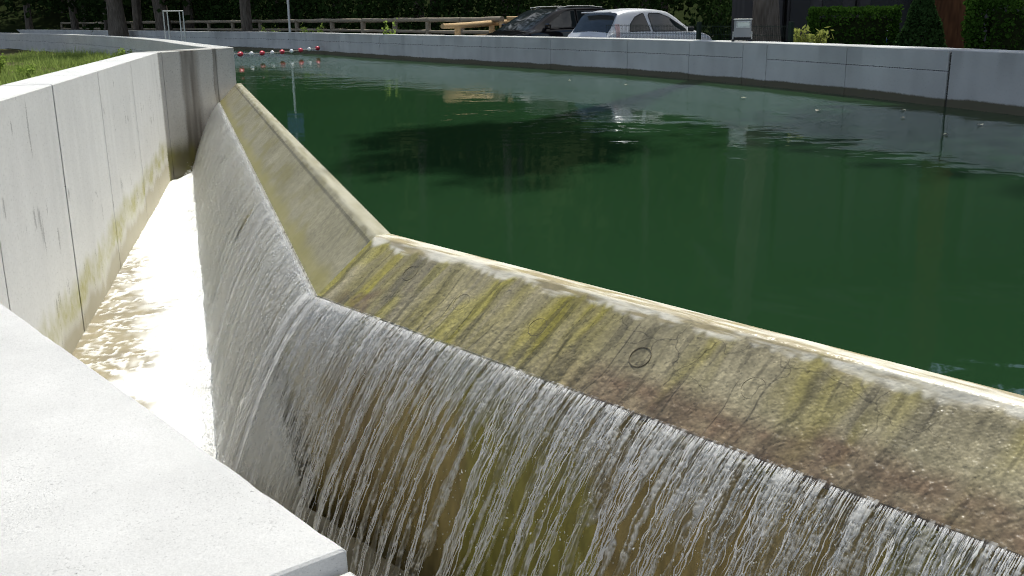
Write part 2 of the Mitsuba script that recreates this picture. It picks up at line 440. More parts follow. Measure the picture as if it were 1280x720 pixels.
# ------------------------------------------------------------------ walls made of cast panels
def wall_run(k, pts, thick, z0, z1, joints, mats, side, pour=None, gap=.010, wide=(), core=True, wgap=.045):
    """Panels along the polyline pts (front face), thick metres to the given side, cut at the arc lengths in joints; a recessed core shows in the gaps."""
    pts = np.asarray(pts, float)
    seg = np.linalg.norm(np.diff(pts, axis=0), axis=1)
    arc = np.r_[0, np.cumsum(seg)]
    tg = np.gradient(pts, arc, axis=0)
    if len(pts) > 2:                                              # mitred normals
        d = np.diff(pts, axis=0) / seg[:, None]
        nn = side * np.c_[-d[:, 1], d[:, 0]]
        off = np.vstack([nn[:1], (nn[:-1] + nn[1:]) / (1 + (nn[:-1] * nn[1:]).sum(1, keepdims=True)), nn[-1:]])
    else:
        d = (pts[1] - pts[0]) / seg[0]
        off = np.tile(side * np.array([-d[1], d[0]]), (2, 1))

    def at(a, o):
        p = np.array([np.interp(a, arc, pts[:, 0]), np.interp(a, arc, pts[:, 1])])
        q = np.array([np.interp(a, arc, off[:, 0]), np.interp(a, arc, off[:, 1])])
        return p + q * o
    cuts = [0] + sorted(joints) + [arc[-1]]
    for i in range(len(cuts) - 1):
        g0 = (.5 * (wgap if cuts[i] in wide else gap)) if i else 0
        g1 = (.5 * (wgap if cuts[i + 1] in wide else gap)) if i < len(cuts) - 2 else 0
        a0, a1 = cuts[i] + g0, cuts[i + 1] - g1
        inner = [a for a in arc if a0 + .05 < a < a1 - .05]
        st = [a0] + inner + [a1]
        # a panel may bend: one convex block per straight piece, joined
        m = mats[i] if isinstance(mats, list) else mats

        def block(lo, hi):
            return cat_([prism([at(st[j], 0), at(st[j + 1], 0), at(st[j + 1], thick), at(st[j], thick)], lo, hi) for j in range(len(st) - 1)])
        pr_ = pour[i] if isinstance(pour, list) else pour
        if pr_:
            put('panel', block(z0, pr_ - .004), m, k)
            put('panel', block(pr_ + .004, z1), m, k)
        else:
            put('panel', block(z0, z1), m, k)
    if core:
        cs = [0.012] + [a for a in arc[1:-1]] + [arc[-1] - .012]
        put('joint_filler', cat_([prism([at(cs[j], .018), at(cs[j + 1], .018), at(cs[j + 1], thick - .018), at(cs[j], thick - .018)], z0 + .02, z1 - .03) for j in range(len(cs) - 1)]), 'm_joint', k)
    return arc


ZB, ZF = .665, .686
# left bank wall: straight part
k = thing('bank_wall', 'pale sunlit concrete wall of tall panels along the left of the falling water', 'wall')
Lb = np.linalg.norm(C1 - A0)
def arc_at_y(y): return (y - A0[1]) / (C1[1] - A0[1]) * Lb
wall_run(k, [A0, C1 + (C1 - A0) / Lb * -.10], .40, -2.2, ZB, [arc_at_y(y) for y in (1.2, 3.7, 6.08, 8.2, 10.45, 13.04)], 'm_bank', 1, gap=.024, wide=[arc_at_y(8.2)], wgap=.05)
# end wall, turning to meet the weir
k = thing('end_wall', 'grey shaded concrete wall with dark wet streaks at the far end of the weir', 'wall')
ud = (tip - C1) / np.linalg.norm(tip - C1)
q0 = C1 + (C1 - A0) / Lb * -.09
wall_run(k, [q0, C1, tip], .40, -2.2, ZB, [.2, 1.95], 'm_end', 1, gap=.022)
k = thing('curved_wall', 'curved grey concrete wall running back from the end of the weir along the far left pond', 'wall')
bp = bank[2:].copy()
P_ = PchipInterpolator(bp[:, 1], bp[:, 0])
yy = np.r_[18.93, np.linspace(20, 64, 28)]
cw = np.c_[P_(yy), yy]
arcP = np.r_[0, np.cumsum(np.linalg.norm(np.diff(cw, axis=0), axis=1))]
wall_run(k, cw, .42, -1.2, ZB, list(np.arange(4.6, arcP[-1] - 2, 2.75)), 'm_back', 1, gap=.02, pour=.33)
# far wall
k = thing('far_wall', 'long shaded concrete wall with a dark waterline along the far side of the pond', 'wall')
jy = [9.0, 11.41, 12.55, 14.6, 16.57, 17.20, 18.68, 20.52, 23.0, 25.5, 28.0, 30.47, 33.32, 35.97, 38.99, 41.48, 43.68, 46.63, 49, 51.4, 54, 57]
yy = np.unique(np.round(np.r_[np.linspace(-5.9, 79, 60), jy], 3))
fp = np.c_[farx(yy), yy]
arcF = np.r_[0, np.cumsum(np.linalg.norm(np.diff(fp, axis=0), axis=1))]
ja = [float(np.interp(y, yy, arcF)) for y in jy]
ja.remove(ja[1])
wide = [ja[jy.index(12.55) - 1], ja[jy.index(20.52) - 1] , ja[jy.index(28.0) - 1]]
pours = [None, None] + [.43] * 40
pours[jy.index(16.57)] = None
wall_run(k, fp, .55, -1.0, ZF, ja, 'm_far', -1, gap=.013, wide=wide[:1], pour=pours[:len(ja) + 1])

# near wall: two blocks with a broken edge between them
k = thing('near_wall', 'broad sunlit white concrete wall top in the bottom left corner with a broken end', 'wall')
ev = np.array([-.27, .986]) - e0; ev /= np.linalg.norm(ev)


def rough_block(plan, z0, z1, res, amp, seed, bev=.006):
    """A block with slightly uneven, chipped upper edges."""
    m = prism(plan, z0, z1, bev)
    m = m.subdivide_to_size(res, max_iter=14)
    v = m.vertices
    up_ = v[:, 2] > z1 - .16
    w = np.exp(-np.clip(z1 - v[:, 2], 0, 9) / .05)
    n_ = meshkit.fbm(v * 16, 4, seed)[:, None] - .5
    pl = sg.Polygon(plan)
    c = np.array(pl.centroid.coords[0])
    chip = np.clip(meshkit.fbm(v * 9 + 5, 4, seed + 3) - .56, 0, 1)
    dist = shapely.distance(pl.exterior, shapely.points(v[:, :2]))
    edge = np.exp(-dist / .02) * np.exp(-np.clip(z1 - v[:, 2], 0, 9) / .02)
    v2 = v.copy()
    v2[:, 2] += -(edge * chip * amp * 9) + .0012 * n_[:, 0] * up_
    dirc = c - v[:, :2]; dirc /= np.linalg.norm(dirc, axis=1, keepdims=True)
    v2[:, :2] += dirc * (edge * chip * amp * 9 + edge * .0015 * (n_[:, 0] + .5))[:, None]
    return trimesh.Trimesh(v2, m.faces)


pa = [e0, e1, bk, e0 + ev * 1.3]
mtop = rough_block(pa, .40, .55, .022, .0012, 5, .003)
put('capstone', mtop, 'm_slab', k, smooth=25)
b0 = e0 - ed * .006
bd = np.array([.74, -.67])
pb = [b0, b0 + ev * 1.3, b0 + ev * 1.3 + bd * 1.2, b0 + bd * 1.2]
put('capstone', rough_block(pb, .36, .529, .02, .0016, 9, .004), 'm_slab', k, smooth=25)
put('wall_base', prism([e0 - ed * 1.2 + en * .02, e1 + en * .02 - ed * .02, bk - ed * .02, e0 + ev * 1.28, e0 - ed * 1.2 + ev * 1.28], -2.2, .38, .005), 'm_back', k)

# ------------------------------------------------------------------ the weir
wk = thing('weir', 'concrete overflow weir bent in the middle, its sloping apron stained tan, olive and brown', 'weir')


def apron(arm, L, ns, nv, s0, bsdf):
    # profile: crest back -> crest front (rounded) -> apron foot -> lip
    prof_v = np.r_[np.linspace(-CW, -.012, 10), np.linspace(0, .02, 5), np.linspace(.03, AP_L, nv)]
    prof_o, prof_z = [], []
    for v in prof_v:
        if v <= 0:
            prof_o.append(v); prof_z.append(.006)
        else:
            prof_o.append(v * AP_O / AP_L); prof_z.append(v * AP_Z / AP_L + .006)
    po, pz = np.array(prof_o), np.array(prof_z)
    for _ in range(2):                                  # round the arris
        po[9:17] = (po[8:16] + 2 * po[9:17] + po[10:18]) / 4; pz[9:17] = (pz[8:16] + 2 * pz[9:17] + pz[10:18]) / 4
    s = np.linspace(s0, L, ns)
    S, O = np.meshgrid(s, po, indexing='ij'); _, Z = np.meshgrid(s, pz, indexing='ij'); _, VV = np.meshgrid(s, prof_v, indexing='ij')
    P = weir_pt(arm, S, O, Z)
    h = .006 * (meshkit.fbm(np.stack([S * 3, VV * 4, S * 0], -1), 4, 5) - .5) + .002 * (meshkit.fbm(np.stack([S * 25, VV * 25, S * 0], -1), 3, 8) - .5)
    # lumpy scale just under the crest
    h += .010 * sstep(0, .05, VV) * (1 - sstep(.05, .16, VV)) * (N3(S * 9, VV * 6, 2.0) - .45) + .004 * N3(S * 6, VV * 40, 4.0) * (VV < .0)
    fade = sstep(0, .05, VV + CW) * sstep(0, .03, S - s0 + .01)
    nn = np.array([*( (nR if arm == 'R' else nF) * .64), .77])
    P = P + (h * fade)[..., None] * nn
    cr = 14                                             # crest and apron are separate parts
    UV = np.stack([S, VV], -1)

    def cut(a, b): 
        return trimesh.Trimesh(P[:, a:b].reshape(-1, 3), grid_faces(ns, b - a), process=False), UV[:, a:b].reshape(-1, 2)
    m, u = cut(0, cr); put('crest', m, bsdf, wk, smooth=True, uv=u)
    m, u = cut(cr - 1, len(prof_v)); put('apron', m, bsdf, wk, smooth=True, uv=u)
    # vertical face under the lip, set a little back, and the back of the crest
    zz = np.r_[AP_Z + .002, AP_Z - .05, np.linspace(AP_Z - .06, -1.9, 40)]
    oo = np.r_[AP_O, AP_O - .004, np.linspace(AP_O - .03, AP_O + .10, 40)]
    sf = np.linspace(0, L, ns // 3)
    S, O = np.meshgrid(sf, oo, indexing='ij'); _, Z = np.meshgrid(sf, zz, indexing='ij')
    P = weir_pt(arm, S, O + .02 * (N3(S * 5, Z * 4) - .5) * (Z < AP_Z - .055), Z)
    put('fall_face', trimesh.Trimesh(P.reshape(-1, 3), grid_faces(len(sf), len(zz)), process=False), 'm_face', wk, smooth=True, uv=np.stack([S, -Z], -1).reshape(-1, 2))
    zz = np.array([.004, -.9]); S, Z = np.meshgrid(np.linspace(0, L, 8), zz, indexing='ij')
    put('crest_back', trimesh.Trimesh(weir_pt(arm, S, -CW, Z).reshape(-1, 3), grid_faces(8, 2), process=False), 'm_back', wk)


apron('R', LR, 1100, 74, 0.0, 'm_apron')
apron('F', LF, 900, 36, 0.0, 'm_apron2')
# round marks left by the formwork: a disc inside a shallow ring groove
def apron_frame(s, v):
    p = weir_pt('R', np.array(s), np.array(v * AP_O / AP_L), np.array(v * AP_Z / AP_L + .006))
    nn = np.array([*(nR * AP_Z / AP_L * -1), AP_O / AP_L]); nn /= np.linalg.norm(nn)
    x = np.array([*dR, 0]); x -= (x @ nn) * nn; x /= np.linalg.norm(x)
    Mx = np.eye(4); Mx[:3, 0], Mx[:3, 1], Mx[:3, 2], Mx[:3, 3] = x, np.cross(nn, x), nn, p
    return Mx


mat('m_ringmark', prin((.10, .082, .05), .6))
mat('m_plug', prin(proc(lambda p, n, uv: mix((.24, .20, .11), (.34, .29, .18), noise(p.x * 40, p.y * 40, p.z * 40)) * (.8 + .4 * noise(p.x * 120, p.y * 120, p.z * 120))), .4, specular=.5))
for s, v, g, dep in ((2.07, .225, .0018, .0034), (2.58, .21, .0008, .0028), (1.50, .235, .0008, .0028), (.98, .23, .0007, .0028), (.50, .16, .0007, .0028)):
    ring = trimesh.creation.annulus(r_min=.045, r_max=.045 + 1.6 * g, height=.004, sections=48)
    disc = trimesh.creation.cylinder(radius=.045, height=.004, sections=48)
    Mx = apron_frame(s, v); Mx[:3, 3] += Mx[:3, 2] * (dep - .003)
    ring.apply_transform(Mx)
    put('form_ring', ring, 'm_ringmark', wk)

# ------------------------------------------------------------------ the falling water
V0, ANG, G = 2.1, math.radians(40), 9.81


def fall_sheet(arm, L, s0, s1, ns, nl, spacing, tight, foam0, amp):
    tmax = .385
    tt = np.linspace(-.010, tmax, 400)
    o = AP_O + V0 * math.cos(ANG) * tt
    z = AP_Z + .009 - V0 * math.sin(ANG) * tt - .5 * G * np.clip(tt, 0, 9) ** 2
    arc = np.r_[0, np.cumsum(np.hypot(np.diff(o), np.diff(z)))]
    l = np.linspace(0, arc[-1], nl)
    o, z = np.interp(l, arc, o), np.interp(l, arc, z)
    do, dz = np.gradient(o, l), np.gradient(z, l)
    s = np.linspace(s0, s1, ns)
    S, Lg = np.meshgrid(s, l, indexing='ij')
    W = S + (N3(S * 5, Lg * 1.6, 1.0) - .5) * .10 * Lg + (N3(S * 22, Lg * 8, 2.0) - .5) * .016 * sstep(.02, .4, Lg) + (N3(S * 55, Lg * 26, 3.0) - .5) * .007
    U = W / spacing + (N3(W * 4.1, W * 0, 5.0) - .5) * 1.7
    ci = np.floor(U); f = U - ci
    r1, r2, r3 = (meshkit.noise(np.stack([ci + .0, ci * 0 + q, ci * 0], -1), 40 + q) for q in (1, 2, 3))
    d = np.abs(f - .5 - (r1 - .5) * .3) * 2
    if arm == 'R': tight = tight + (1.5 - tight) * (1 - sstep(.15, .9, S))
    w = 1.35 + (tight * (.45 + .85 * r2) - 1.35) * sstep(0, .22 + .5 * r3, Lg)
    rag = (N3(W * 60, Lg * 14, 6.0) - .5) * .45 + (N3(W * 28, Lg * 5, 7.0) - .5) * .5
    cover = sstep(.12, -.12, d - w + rag * sstep(.03, .2, Lg)) if False else 1 - sstep(-.16, .16, d - w + rag * sstep(.03, .2, Lg))
    R1 = 1 - np.abs(2 * N3(W * 105, Lg * 5 + ci, 8.0) - 1)
    R2 = 1 - np.abs(2 * N3(W * 44, Lg * 3, 9.0) - 1)
    wv = N3(W * 60 + 3 * N3(S * 20, Lg * 20, 2.2), Lg * 75, 10.0)
    lip = 1 - sstep(.05, .40, Lg)
    k1, k2 = (1.0, 1.0) if arm == 'R' else (.62, .6)
    R1 = 1 - np.abs(2 * N3(W * 150 * k1, Lg * (7 if arm == 'R' else 3) + ci, 8.0) - 1)
    R2 = 1 - np.abs(2 * N3(W * 62 * k2, Lg * 3, 9.0) - 1)
    wv = N3(W * 80 * k1 + 3 * N3(S * 20, Lg * 20, 2.2), Lg * 110 * k1, 10.0)
    line = .5 * R1 ** 2 + .45 * R2 ** 2 + .45 * (wv - .4) + .05 * lip
    foam0 = foam0 * (1 if arm == 'R' else .35 + .65 * sstep(.2, 3, S))
    foam = foam0 + (1 - foam0) * sstep(.46, .84, line) * (.45 + .55 * N3(W * 9, Lg * 3, 13.0))
    if arm == 'F':                                  # long unbroken streaks, dark between
        strk = sstep(.34, .62, N3(W * 31, Lg * 1.0, 23.0) + .30 * (N3(W * 83, Lg * 2.6, 24.0) - .5) + .16 * (N3(W * 12, Lg * .6, 25.0) - .5))
        strk = np.clip(strk + .8 * (1 - sstep(.0, .10, Lg)) * (wv > .45), 0, 1)
        foam = .05 + strk * (.42 + .50 * sstep(.35, .8, wv)) * (.7 + .5 * N3(W * 5, Lg * 2, 26.0))
    edge = np.exp(-((cover - .4) / .22) ** 2)
    foam = np.clip(foam + .40 * edge * sstep(.08, .3, Lg) * (.3 + .9 * wv), 0, 1) * sstep(.02, .4, cover)
    h = amp * cover * (.3 + .5 * R2 + .35 * R1 + .5 * wv) * sstep(0, .06, Lg)
    P = weir_pt(arm, S, o + 0 * S + h * -dz, z + 0 * S + h * do)
    fc = grid_faces(ns, nl)
    cv = cover.ravel()
    fc = fc[(cv[fc].max(1) > .12)]
    Vv, uvx = P.reshape(-1, 3), np.stack([foam.ravel(), Lg.ravel()], -1)
    usedv = np.unique(fc); remap = np.full(len(Vv), -1); remap[usedv] = np.arange(len(usedv))
    return Vv[usedv], remap[fc], uvx[usedv]


fk = thing('waterfall', 'thin curtain of white water strands falling from the weir apron', 'waterfall')
v, f, u = fall_sheet('R', LR, -.01, 4.7, 1560, 330, .080, .28, .0, .0062)
put('curtain', trimesh.Trimesh(v, f, process=False), 'm_fall', fk, smooth=True, uv=u, kind='stuff', label='separate white strands falling from the near arm')
v, f, u = fall_sheet('F', LF, 0, LF - .05, 1900, 170, .11, .74, .04, .013)
put('curtain', trimesh.Trimesh(v, f, process=False), 'm_fall', fk, smooth=True, uv=u, kind='stuff', label='milky unbroken curtain falling from the far arm')
# the thicker white threads inside the strands
mat('m_thread', {'type': 'principledthin', 'base_color': rgb(.93, .93, .93), 'roughness': .14, 'eta': 1.45, 'diff_trans': 1.05})
an = np.array([0, 2.09, 4.19])


def threads(arm, s1, nl_, dens, wlo, whi, clo, chi, rlo, rhi, gap, seed, s_from=0.0, short=False, fan=0.0):
    r = np.random.default_rng(seed)
    tl = np.linspace(-.004, .385, nl_)
    oL = AP_O + V0 * math.cos(ANG) * tl
    zL = AP_Z + .009 - V0 * math.sin(ANG) * tl - .5 * G * tl ** 2
    aL = np.r_[0, np.cumsum(np.hypot(np.diff(oL), np.diff(zL)))]
    dO, dZ = np.gradient(oL, aL), np.gradient(zL, aL)
    d_, n_ = (dR, nR) if arm == 'R' else (dF, nF)
    L_ = LR if arm == 'R' else LF
    k_ = 1.0 if arm == 'R' else .6
    VT, FT, at_ = [], [], 0
    c0 = s_from
    while c0 < s1:
        wd = r.uniform(wlo, whi)
        conv = r.uniform(clo, chi) * (.25 + .75 * float(sstep(.2, 1.2, c0)))
        cm = c0 + wd * r.uniform(.25, .75)
        lead, bright = r.uniform(0, 50), r.uniform(.5, 1.3)
        nf = int(wd * dens * bright) + 1
        for q in range(nf):
            s_ = c0 + wd * (q + r.uniform(0, 1)) / nf
            sw = s_ + (cm - s_) * conv * sstep(0, r.uniform(.35, .9), aL) + (meshkit.noise(np.c_[aL * 2.2, aL * 0 + lead, aL * 0], 1) - .5) * .06 * sstep(0, .8, aL)
            sd_ = r.uniform(0, 90)
            sw = sw - r.uniform(0, fan) * sstep(-.1, 1.2, aL) * (aL > 0)
            sw = sw + (meshkit.noise(np.c_[aL * 11, aL * 0 + sd_, aL * 0], 2) - .5) * .018 * sstep(0, .3, aL) + (meshkit.noise(np.c_[aL * 36 * k_, aL * 0 + sd_, aL * 0], 3) - .5) * .012 / k_ * sstep(0, .15, aL)
            if short: lo, hi = 0, int(nl_ * r.uniform(.14, .45))
            elif r.random() < .42: lo, hi = 0, nl_
            elif r.random() < .7: lo, hi = 0, int(nl_ * r.uniform(.2, .8))
            else: lo, hi = sorted(r.integers(0, nl_, 2))
            if hi - lo < 12: continue
            rad = r.uniform(rlo, rhi) * (.30 + 1.2 * meshkit.noise(np.c_[aL * 70 * k_, aL * 0 + sd_, aL * 0], 4)) * (1 + .3 * (1 - sstep(0, .35, aL)))
            rad = rad[lo:hi] * np.minimum(1, np.minimum(np.arange(hi - lo) + (3 if lo == 0 else 0), np.arange(hi - lo)[::-1]) / 5)
            hg = (.0025 + .004 * r.random()) / k_
            c_ = weir_pt(arm, sw[lo:hi], (oL - dZ * hg)[lo:hi], (zL + dO * hg)[lo:hi])
            xx = np.array([*d_, 0])[None]; yv = np.c_[np.outer(-dZ, n_), dO][lo:hi]
            VT.append((c_[:, None] + rad[:, None, None] * (np.cos(an)[None, :, None] * xx[:, None] + np.sin(an)[None, :, None] * yv[:, None])).reshape(-1, 3))
            m_ = hi - lo
            i_, j_ = np.meshgrid(np.arange(m_ - 1), np.arange(3), indexing='ij')
            a_ = (i_ * 3 + j_).ravel(); b_ = (i_ * 3 + (j_ + 1) % 3).ravel()
            FT.append(at_ + np.vstack([np.c_[a_, b_, b_ + 3], np.c_[a_, b_ + 3, a_ + 3]])); at_ += m_ * 3
        c0 += wd + r.uniform(0, gap)
    put('thread', trimesh.Trimesh(np.vstack(VT), np.vstack(FT), process=False), 'm_thread', fk, smooth=True, kind='stuff')


threads('R', 4.6, 120, 145, .03, .16, .25, .75, .0007, .0027, .05, 12, -.12)
threads('R', 4.6, 120, 130, .02, .10, .0, .35, .0008, .0022, .03, 14, -.08, True)
threads('F', LF - .1, 60, 15, .05, .24, .2, .7, .0014, .0052, .06, 13, .3)
threads('F', 3.2, 90, 105, .04, .16, .0, .45, .0010, .0032, .03, 15, -.12)
threads('R', .50, 120, 120, .04, .10, .0, .2, .0007, .0021, .01, 16, .0, False, .10)
threads('R', .70, 120, 110, .04, .12, .0, .15, .0007, .0021, .0, 18, .02, False, .0)
threads('F', .45, 110, 70, .04, .10, .0, .2, .0008, .0023, .02, 17, .0, False, .30)
# loose drops, plus white beads added on both curtains as sparkle
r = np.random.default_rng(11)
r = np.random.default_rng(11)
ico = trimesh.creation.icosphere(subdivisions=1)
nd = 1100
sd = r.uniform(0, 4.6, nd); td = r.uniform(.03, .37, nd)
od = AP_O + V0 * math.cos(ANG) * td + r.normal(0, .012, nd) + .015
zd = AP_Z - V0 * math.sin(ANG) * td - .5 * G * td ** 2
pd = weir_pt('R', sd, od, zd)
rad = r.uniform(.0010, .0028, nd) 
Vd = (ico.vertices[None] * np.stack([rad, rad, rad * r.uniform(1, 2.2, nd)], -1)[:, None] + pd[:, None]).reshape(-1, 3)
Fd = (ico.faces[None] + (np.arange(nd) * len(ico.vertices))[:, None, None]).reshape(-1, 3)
nn_ = 3200  # white beads added along the near lip as glints
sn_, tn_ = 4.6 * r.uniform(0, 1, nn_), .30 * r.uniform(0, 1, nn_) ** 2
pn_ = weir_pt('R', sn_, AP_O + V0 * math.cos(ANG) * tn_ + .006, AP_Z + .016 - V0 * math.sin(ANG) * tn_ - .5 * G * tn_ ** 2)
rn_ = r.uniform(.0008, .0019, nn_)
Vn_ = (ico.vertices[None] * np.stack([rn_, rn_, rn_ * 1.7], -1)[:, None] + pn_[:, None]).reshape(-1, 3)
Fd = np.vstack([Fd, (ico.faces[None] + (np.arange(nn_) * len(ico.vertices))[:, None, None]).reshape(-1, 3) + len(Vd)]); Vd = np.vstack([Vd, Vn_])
nf = 13000  # beads added over the far curtain, sparkle built as shape
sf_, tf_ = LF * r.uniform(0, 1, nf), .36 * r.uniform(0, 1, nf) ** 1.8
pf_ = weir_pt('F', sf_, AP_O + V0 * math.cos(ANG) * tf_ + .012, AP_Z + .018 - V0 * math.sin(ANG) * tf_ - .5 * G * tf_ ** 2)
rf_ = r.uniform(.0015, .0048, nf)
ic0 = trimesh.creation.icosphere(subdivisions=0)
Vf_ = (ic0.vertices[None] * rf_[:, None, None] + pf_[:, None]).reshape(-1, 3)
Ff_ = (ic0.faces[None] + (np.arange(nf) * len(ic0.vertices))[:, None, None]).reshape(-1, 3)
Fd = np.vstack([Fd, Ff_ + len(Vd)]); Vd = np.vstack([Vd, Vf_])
put('drop_and_glint', trimesh.Trimesh(Vd, Fd, process=False), 'm_dropglint', fk, smooth=True, kind='stuff')

# ------------------------------------------------------------------ foaming channel water
# strip coordinates: a along the channel, b across from the left wall (0) to the foot of the fall (1)
na, nb = 900, 130
ya = np.linspace(0.2, 17.6, na)
lx = A0[0] + (ya - A0[1]) / (C1[1] - A0[1]) * (C1[0] - A0[0]) - .04
lx = np.where(ya > 16.2, np.interp(ya, [16.2, 17.6], [-5.66, -5.35]), lx)
ofoot = AP_O + V0 * math.cos(ANG) * .36
pf = weir_pt('F', np.linspace(0, LF, 50), ofoot, FOOT_Z)[:, :2]
pr2 = weir_pt('R', np.linspace(0, 5.5, 50), ofoot, FOOT_Z)[:, :2][::-1]
ft = np.vstack([pr2, pf]); ft = ft[np.argsort(ft[:, 1])]
rx = np.interp(ya, ft[:, 1], ft[:, 0]) + .45
B, Aa = np.meshgrid(np.linspace(0, 1, nb), np.arange(na))
Xc = lx[:, None] + (rx - lx)[:, None] * B; Yc = ya[:, None] + 0 * B
dfoot = (rx - .45)[:, None] - Xc                                # metres from the foot of the fall
dl = Xc - lx[:, None]
n1 = meshkit.fbm(np.stack([Xc * 2.2, Yc * 1.6, Xc * 0], -1), 4, 3)
n2 = meshkit.fbm(np.stack([Xc * 9 + Yc * 2, Yc * 9, Xc * 0], -1), 4, 6)
turb = np.exp(-np.clip(dfoot, 0, 9) / .35)
foam = 1 - sstep(.34, .95, dfoot + .9 * (n1 - .5) + .45 * (n2 - .5) - .07 * (Yc - 9))
lace = 1 - np.abs(2 * meshkit.noise(np.stack([Xc * 7 + 3 * n1, Yc * 10 + 2 * n2, Xc * 0], -1), 17) - 1)
lace2 = 1 - np.abs(2 * meshkit.noise(np.stack([Xc * 17 + 3 * n1, Yc * 22 + 2 * n2, Xc * 0], -1), 19) - 1)
foam = np.clip(foam + .8 * sstep(.66, .95, .6 * lace + .45 * lace2) * (1 - .6 * sstep(.7, 1.4, dfoot)), 0, 1)
foam = foam * (1 - .30 * sstep(.55, .8, meshkit.fbm(np.stack([Xc * 5, Yc * 3.2, Xc * 0], -1), 4, 31)))
n3 = meshkit.fbm(np.stack([Xc * 26, Yc * 20, Xc * 0], -1), 3, 8)
foam = foam * sstep(4.4, 6.0, Yc + .5 * (n1 - .5))
Zc = FOOT_Z - .03 + .035 * n1 + .022 * n2 * (.35 + turb) + .014 * n3 + .11 * turb * (.5 + .5 * n1) + .012 * foam * lace2
put('channel_water', trimesh.Trimesh(np.stack([Xc, Yc, Zc], -1).reshape(-1, 3), grid_faces(na, nb), process=False), 'm_foam', smooth=True, uv=np.stack([foam.ravel(), dfoot.ravel()], -1),
    kind='structure', label='white foaming water in the channel below the weir')
put('channel_bed', sheet(sg.Polygon([(-9, -6), (8, -6), (8, 3), (-3, 20), (-9, 20)]), -1.75), 'm_face', kind='structure', uv=None)
# splashed foam lumps along the foot
nlump = 14000
ico = trimesh.creation.icosphere(subdivisions=0)
sl = LF * r.uniform(0, 1, nlump) ** 1.5
ol = ofoot + r.normal(.02, .07, nlump)
zl = FOOT_Z + .04 + np.abs(r.normal(0, .09, nlump)) * np.exp(-((ol - ofoot) / .12) ** 2)
pl = weir_pt('F', sl, ol, zl)
rad = r.uniform(.0015, .0055, nlump)
Vd = (ico.vertices[None] * rad[:, None, None] * r.uniform(.7, 1.3, (nlump, 1, 3)) + pl[:, None]).reshape(-1, 3)
Fd = (ico.faces[None] + (np.arange(nlump) * len(ico.vertices))[:, None, None]).reshape(-1, 3)
mat('m_splash', prin((.88, .89, .89), .4))
put('splash', trimesh.Trimesh(Vd, Fd, process=False), 'm_splash', fk, smooth=True, kind='stuff')

# ------------------------------------------------------------------ float line across the pond
k = thing('float_line', 'line of red and white floats strung over the water at the far end', 'float line')
fa, fb = np.array([-7.75, 29.4]), np.array([-6.45, 34.4])
fl = []
for i in range(9):
    t = i / 8
    p = np.array([*(fa + (fb - fa) * t), .20 - .03 * math.sin(t * 3.14)])
    fl.append(p)
    big = i % 2 == 0
    m = trimesh.creation.icosphere(subdivisions=2)
    dv = (fb - fa) / np.linalg.norm(fb - fa)
    m.apply_scale([1, 1, 1])
    v = m.vertices
    al = v[:, :2] @ dv
    v = v.copy(); v[:, :2] += np.outer(al, dv) * (.55 if big else .0)
    m.vertices = v * (.074 if big else .064)
    m.apply_translation(p)
    put('float', m, 'm_red' if big else 'm_white', k, smooth=True)
rp = [np.array([-7.95, 25.6, .45])] + fl + [np.array([-5.9, 34.6, .4])]
put('rope', tube(rp, .008, 5), 'm_rope', k)

# ------------------------------------------------------------------ floating leaves
r = np.random.default_rng(21)
for i, (x, y) in enumerate([(4.9, 10.4), (5.05, 9.0), (3.75, 12.2), (4.4, 11.2), (3.3, 14.2), (2.0, 17.3), (4.2, 9.6), (4.75, 12.1), (5.3, 9.9), (1.1, 18.6)]):
    a = r.uniform(0, 6.28); L_ = r.uniform(.05, .09)
    u_ = np.array([math.cos(a), math.sin(a), 0]); w_ = np.array([-u_[1], u_[0], 0])
    top = [u_ * L_ * t + w_ * L_ * .42 * math.sin(math.pi * (t + .5)) * q + np.array([0, 0, .004 + .012 * abs(q) * (1 - abs(2 * t))]) for t in (-.5, -.25, 0, .25, .5) for q in (-1, 0, 1)]
    top = np.array(top) + [x, y, 0]
    put('floating_leaf', trimesh.Trimesh(top, grid_faces(5, 3), process=False), 'm_leaffloat', label='small pale leaf floating on the green water near the far wall', cat='leaf', group='pale leaves floating near the far wall')

# ------------------------------------------------------------------ steel ladder on the curved wall
k = thing('ladder', 'thin steel ladder top with four uprights standing on the curved wall', 'ladder')
lp = np.array([-9.35, 27.9]); ax = np.array([.98, .2]); ay = np.array([-.2, .98])
cs = [(0, 0), (.09, .12), (.42, .0), (.50, .12)]
zt = 1.405
for i, (a, b) in enumerate(cs):
    p = lp + ax * a + ay * b
    put('upright', tube([[*p, .1 if i > 1 else ZB + .001], [*p, zt]], .017, 8), 'm_galv', k, smooth=40)
def q3(a, b, z): return [*(lp + ax * a + ay * b), z]
put('top_rail', tube([q3(-.01, 0, zt), q3(.43, 0, zt)], .019, 8), 'm_galv', k, smooth=40)
put('top_rail', tube([q3(.08, .12, zt), q3(.51, .12, zt)], .017, 8), 'm_galv', k, smooth=40)
put('side_rail', tube([q3(0, 0, zt), q3(.09, .12, zt)], .017, 8), 'm_galv', k, smooth=40)
put('side_rail', tube([q3(.42, 0, zt), q3(.50, .12, zt)], .017, 8), 'm_galv', k, smooth=40)
for z in (.95, .72, .45):
    put('rung', tube([q3(.42, 0, z), q3(.50, .12, z)], .012, 6), 'm_galv', k, smooth=40)

# ------------------------------------------------------------------ rail fences
def log_rail(a, b, r0, seed, n=10):
    t = np.linspace(0, 1, n)[:, None]
    p = np.asarray(a) + (np.asarray(b) - np.asarray(a)) * t
    p = p + .015 * (np.stack([meshkit.noise(np.c_[t * 4 + seed, t * 0 + q, t * 0], seed) for q in range(3)], -1) - .5)
    return tube(p, r0 * (1 + .12 * np.sin(np.linspace(0, 5, n) + seed)), 9)


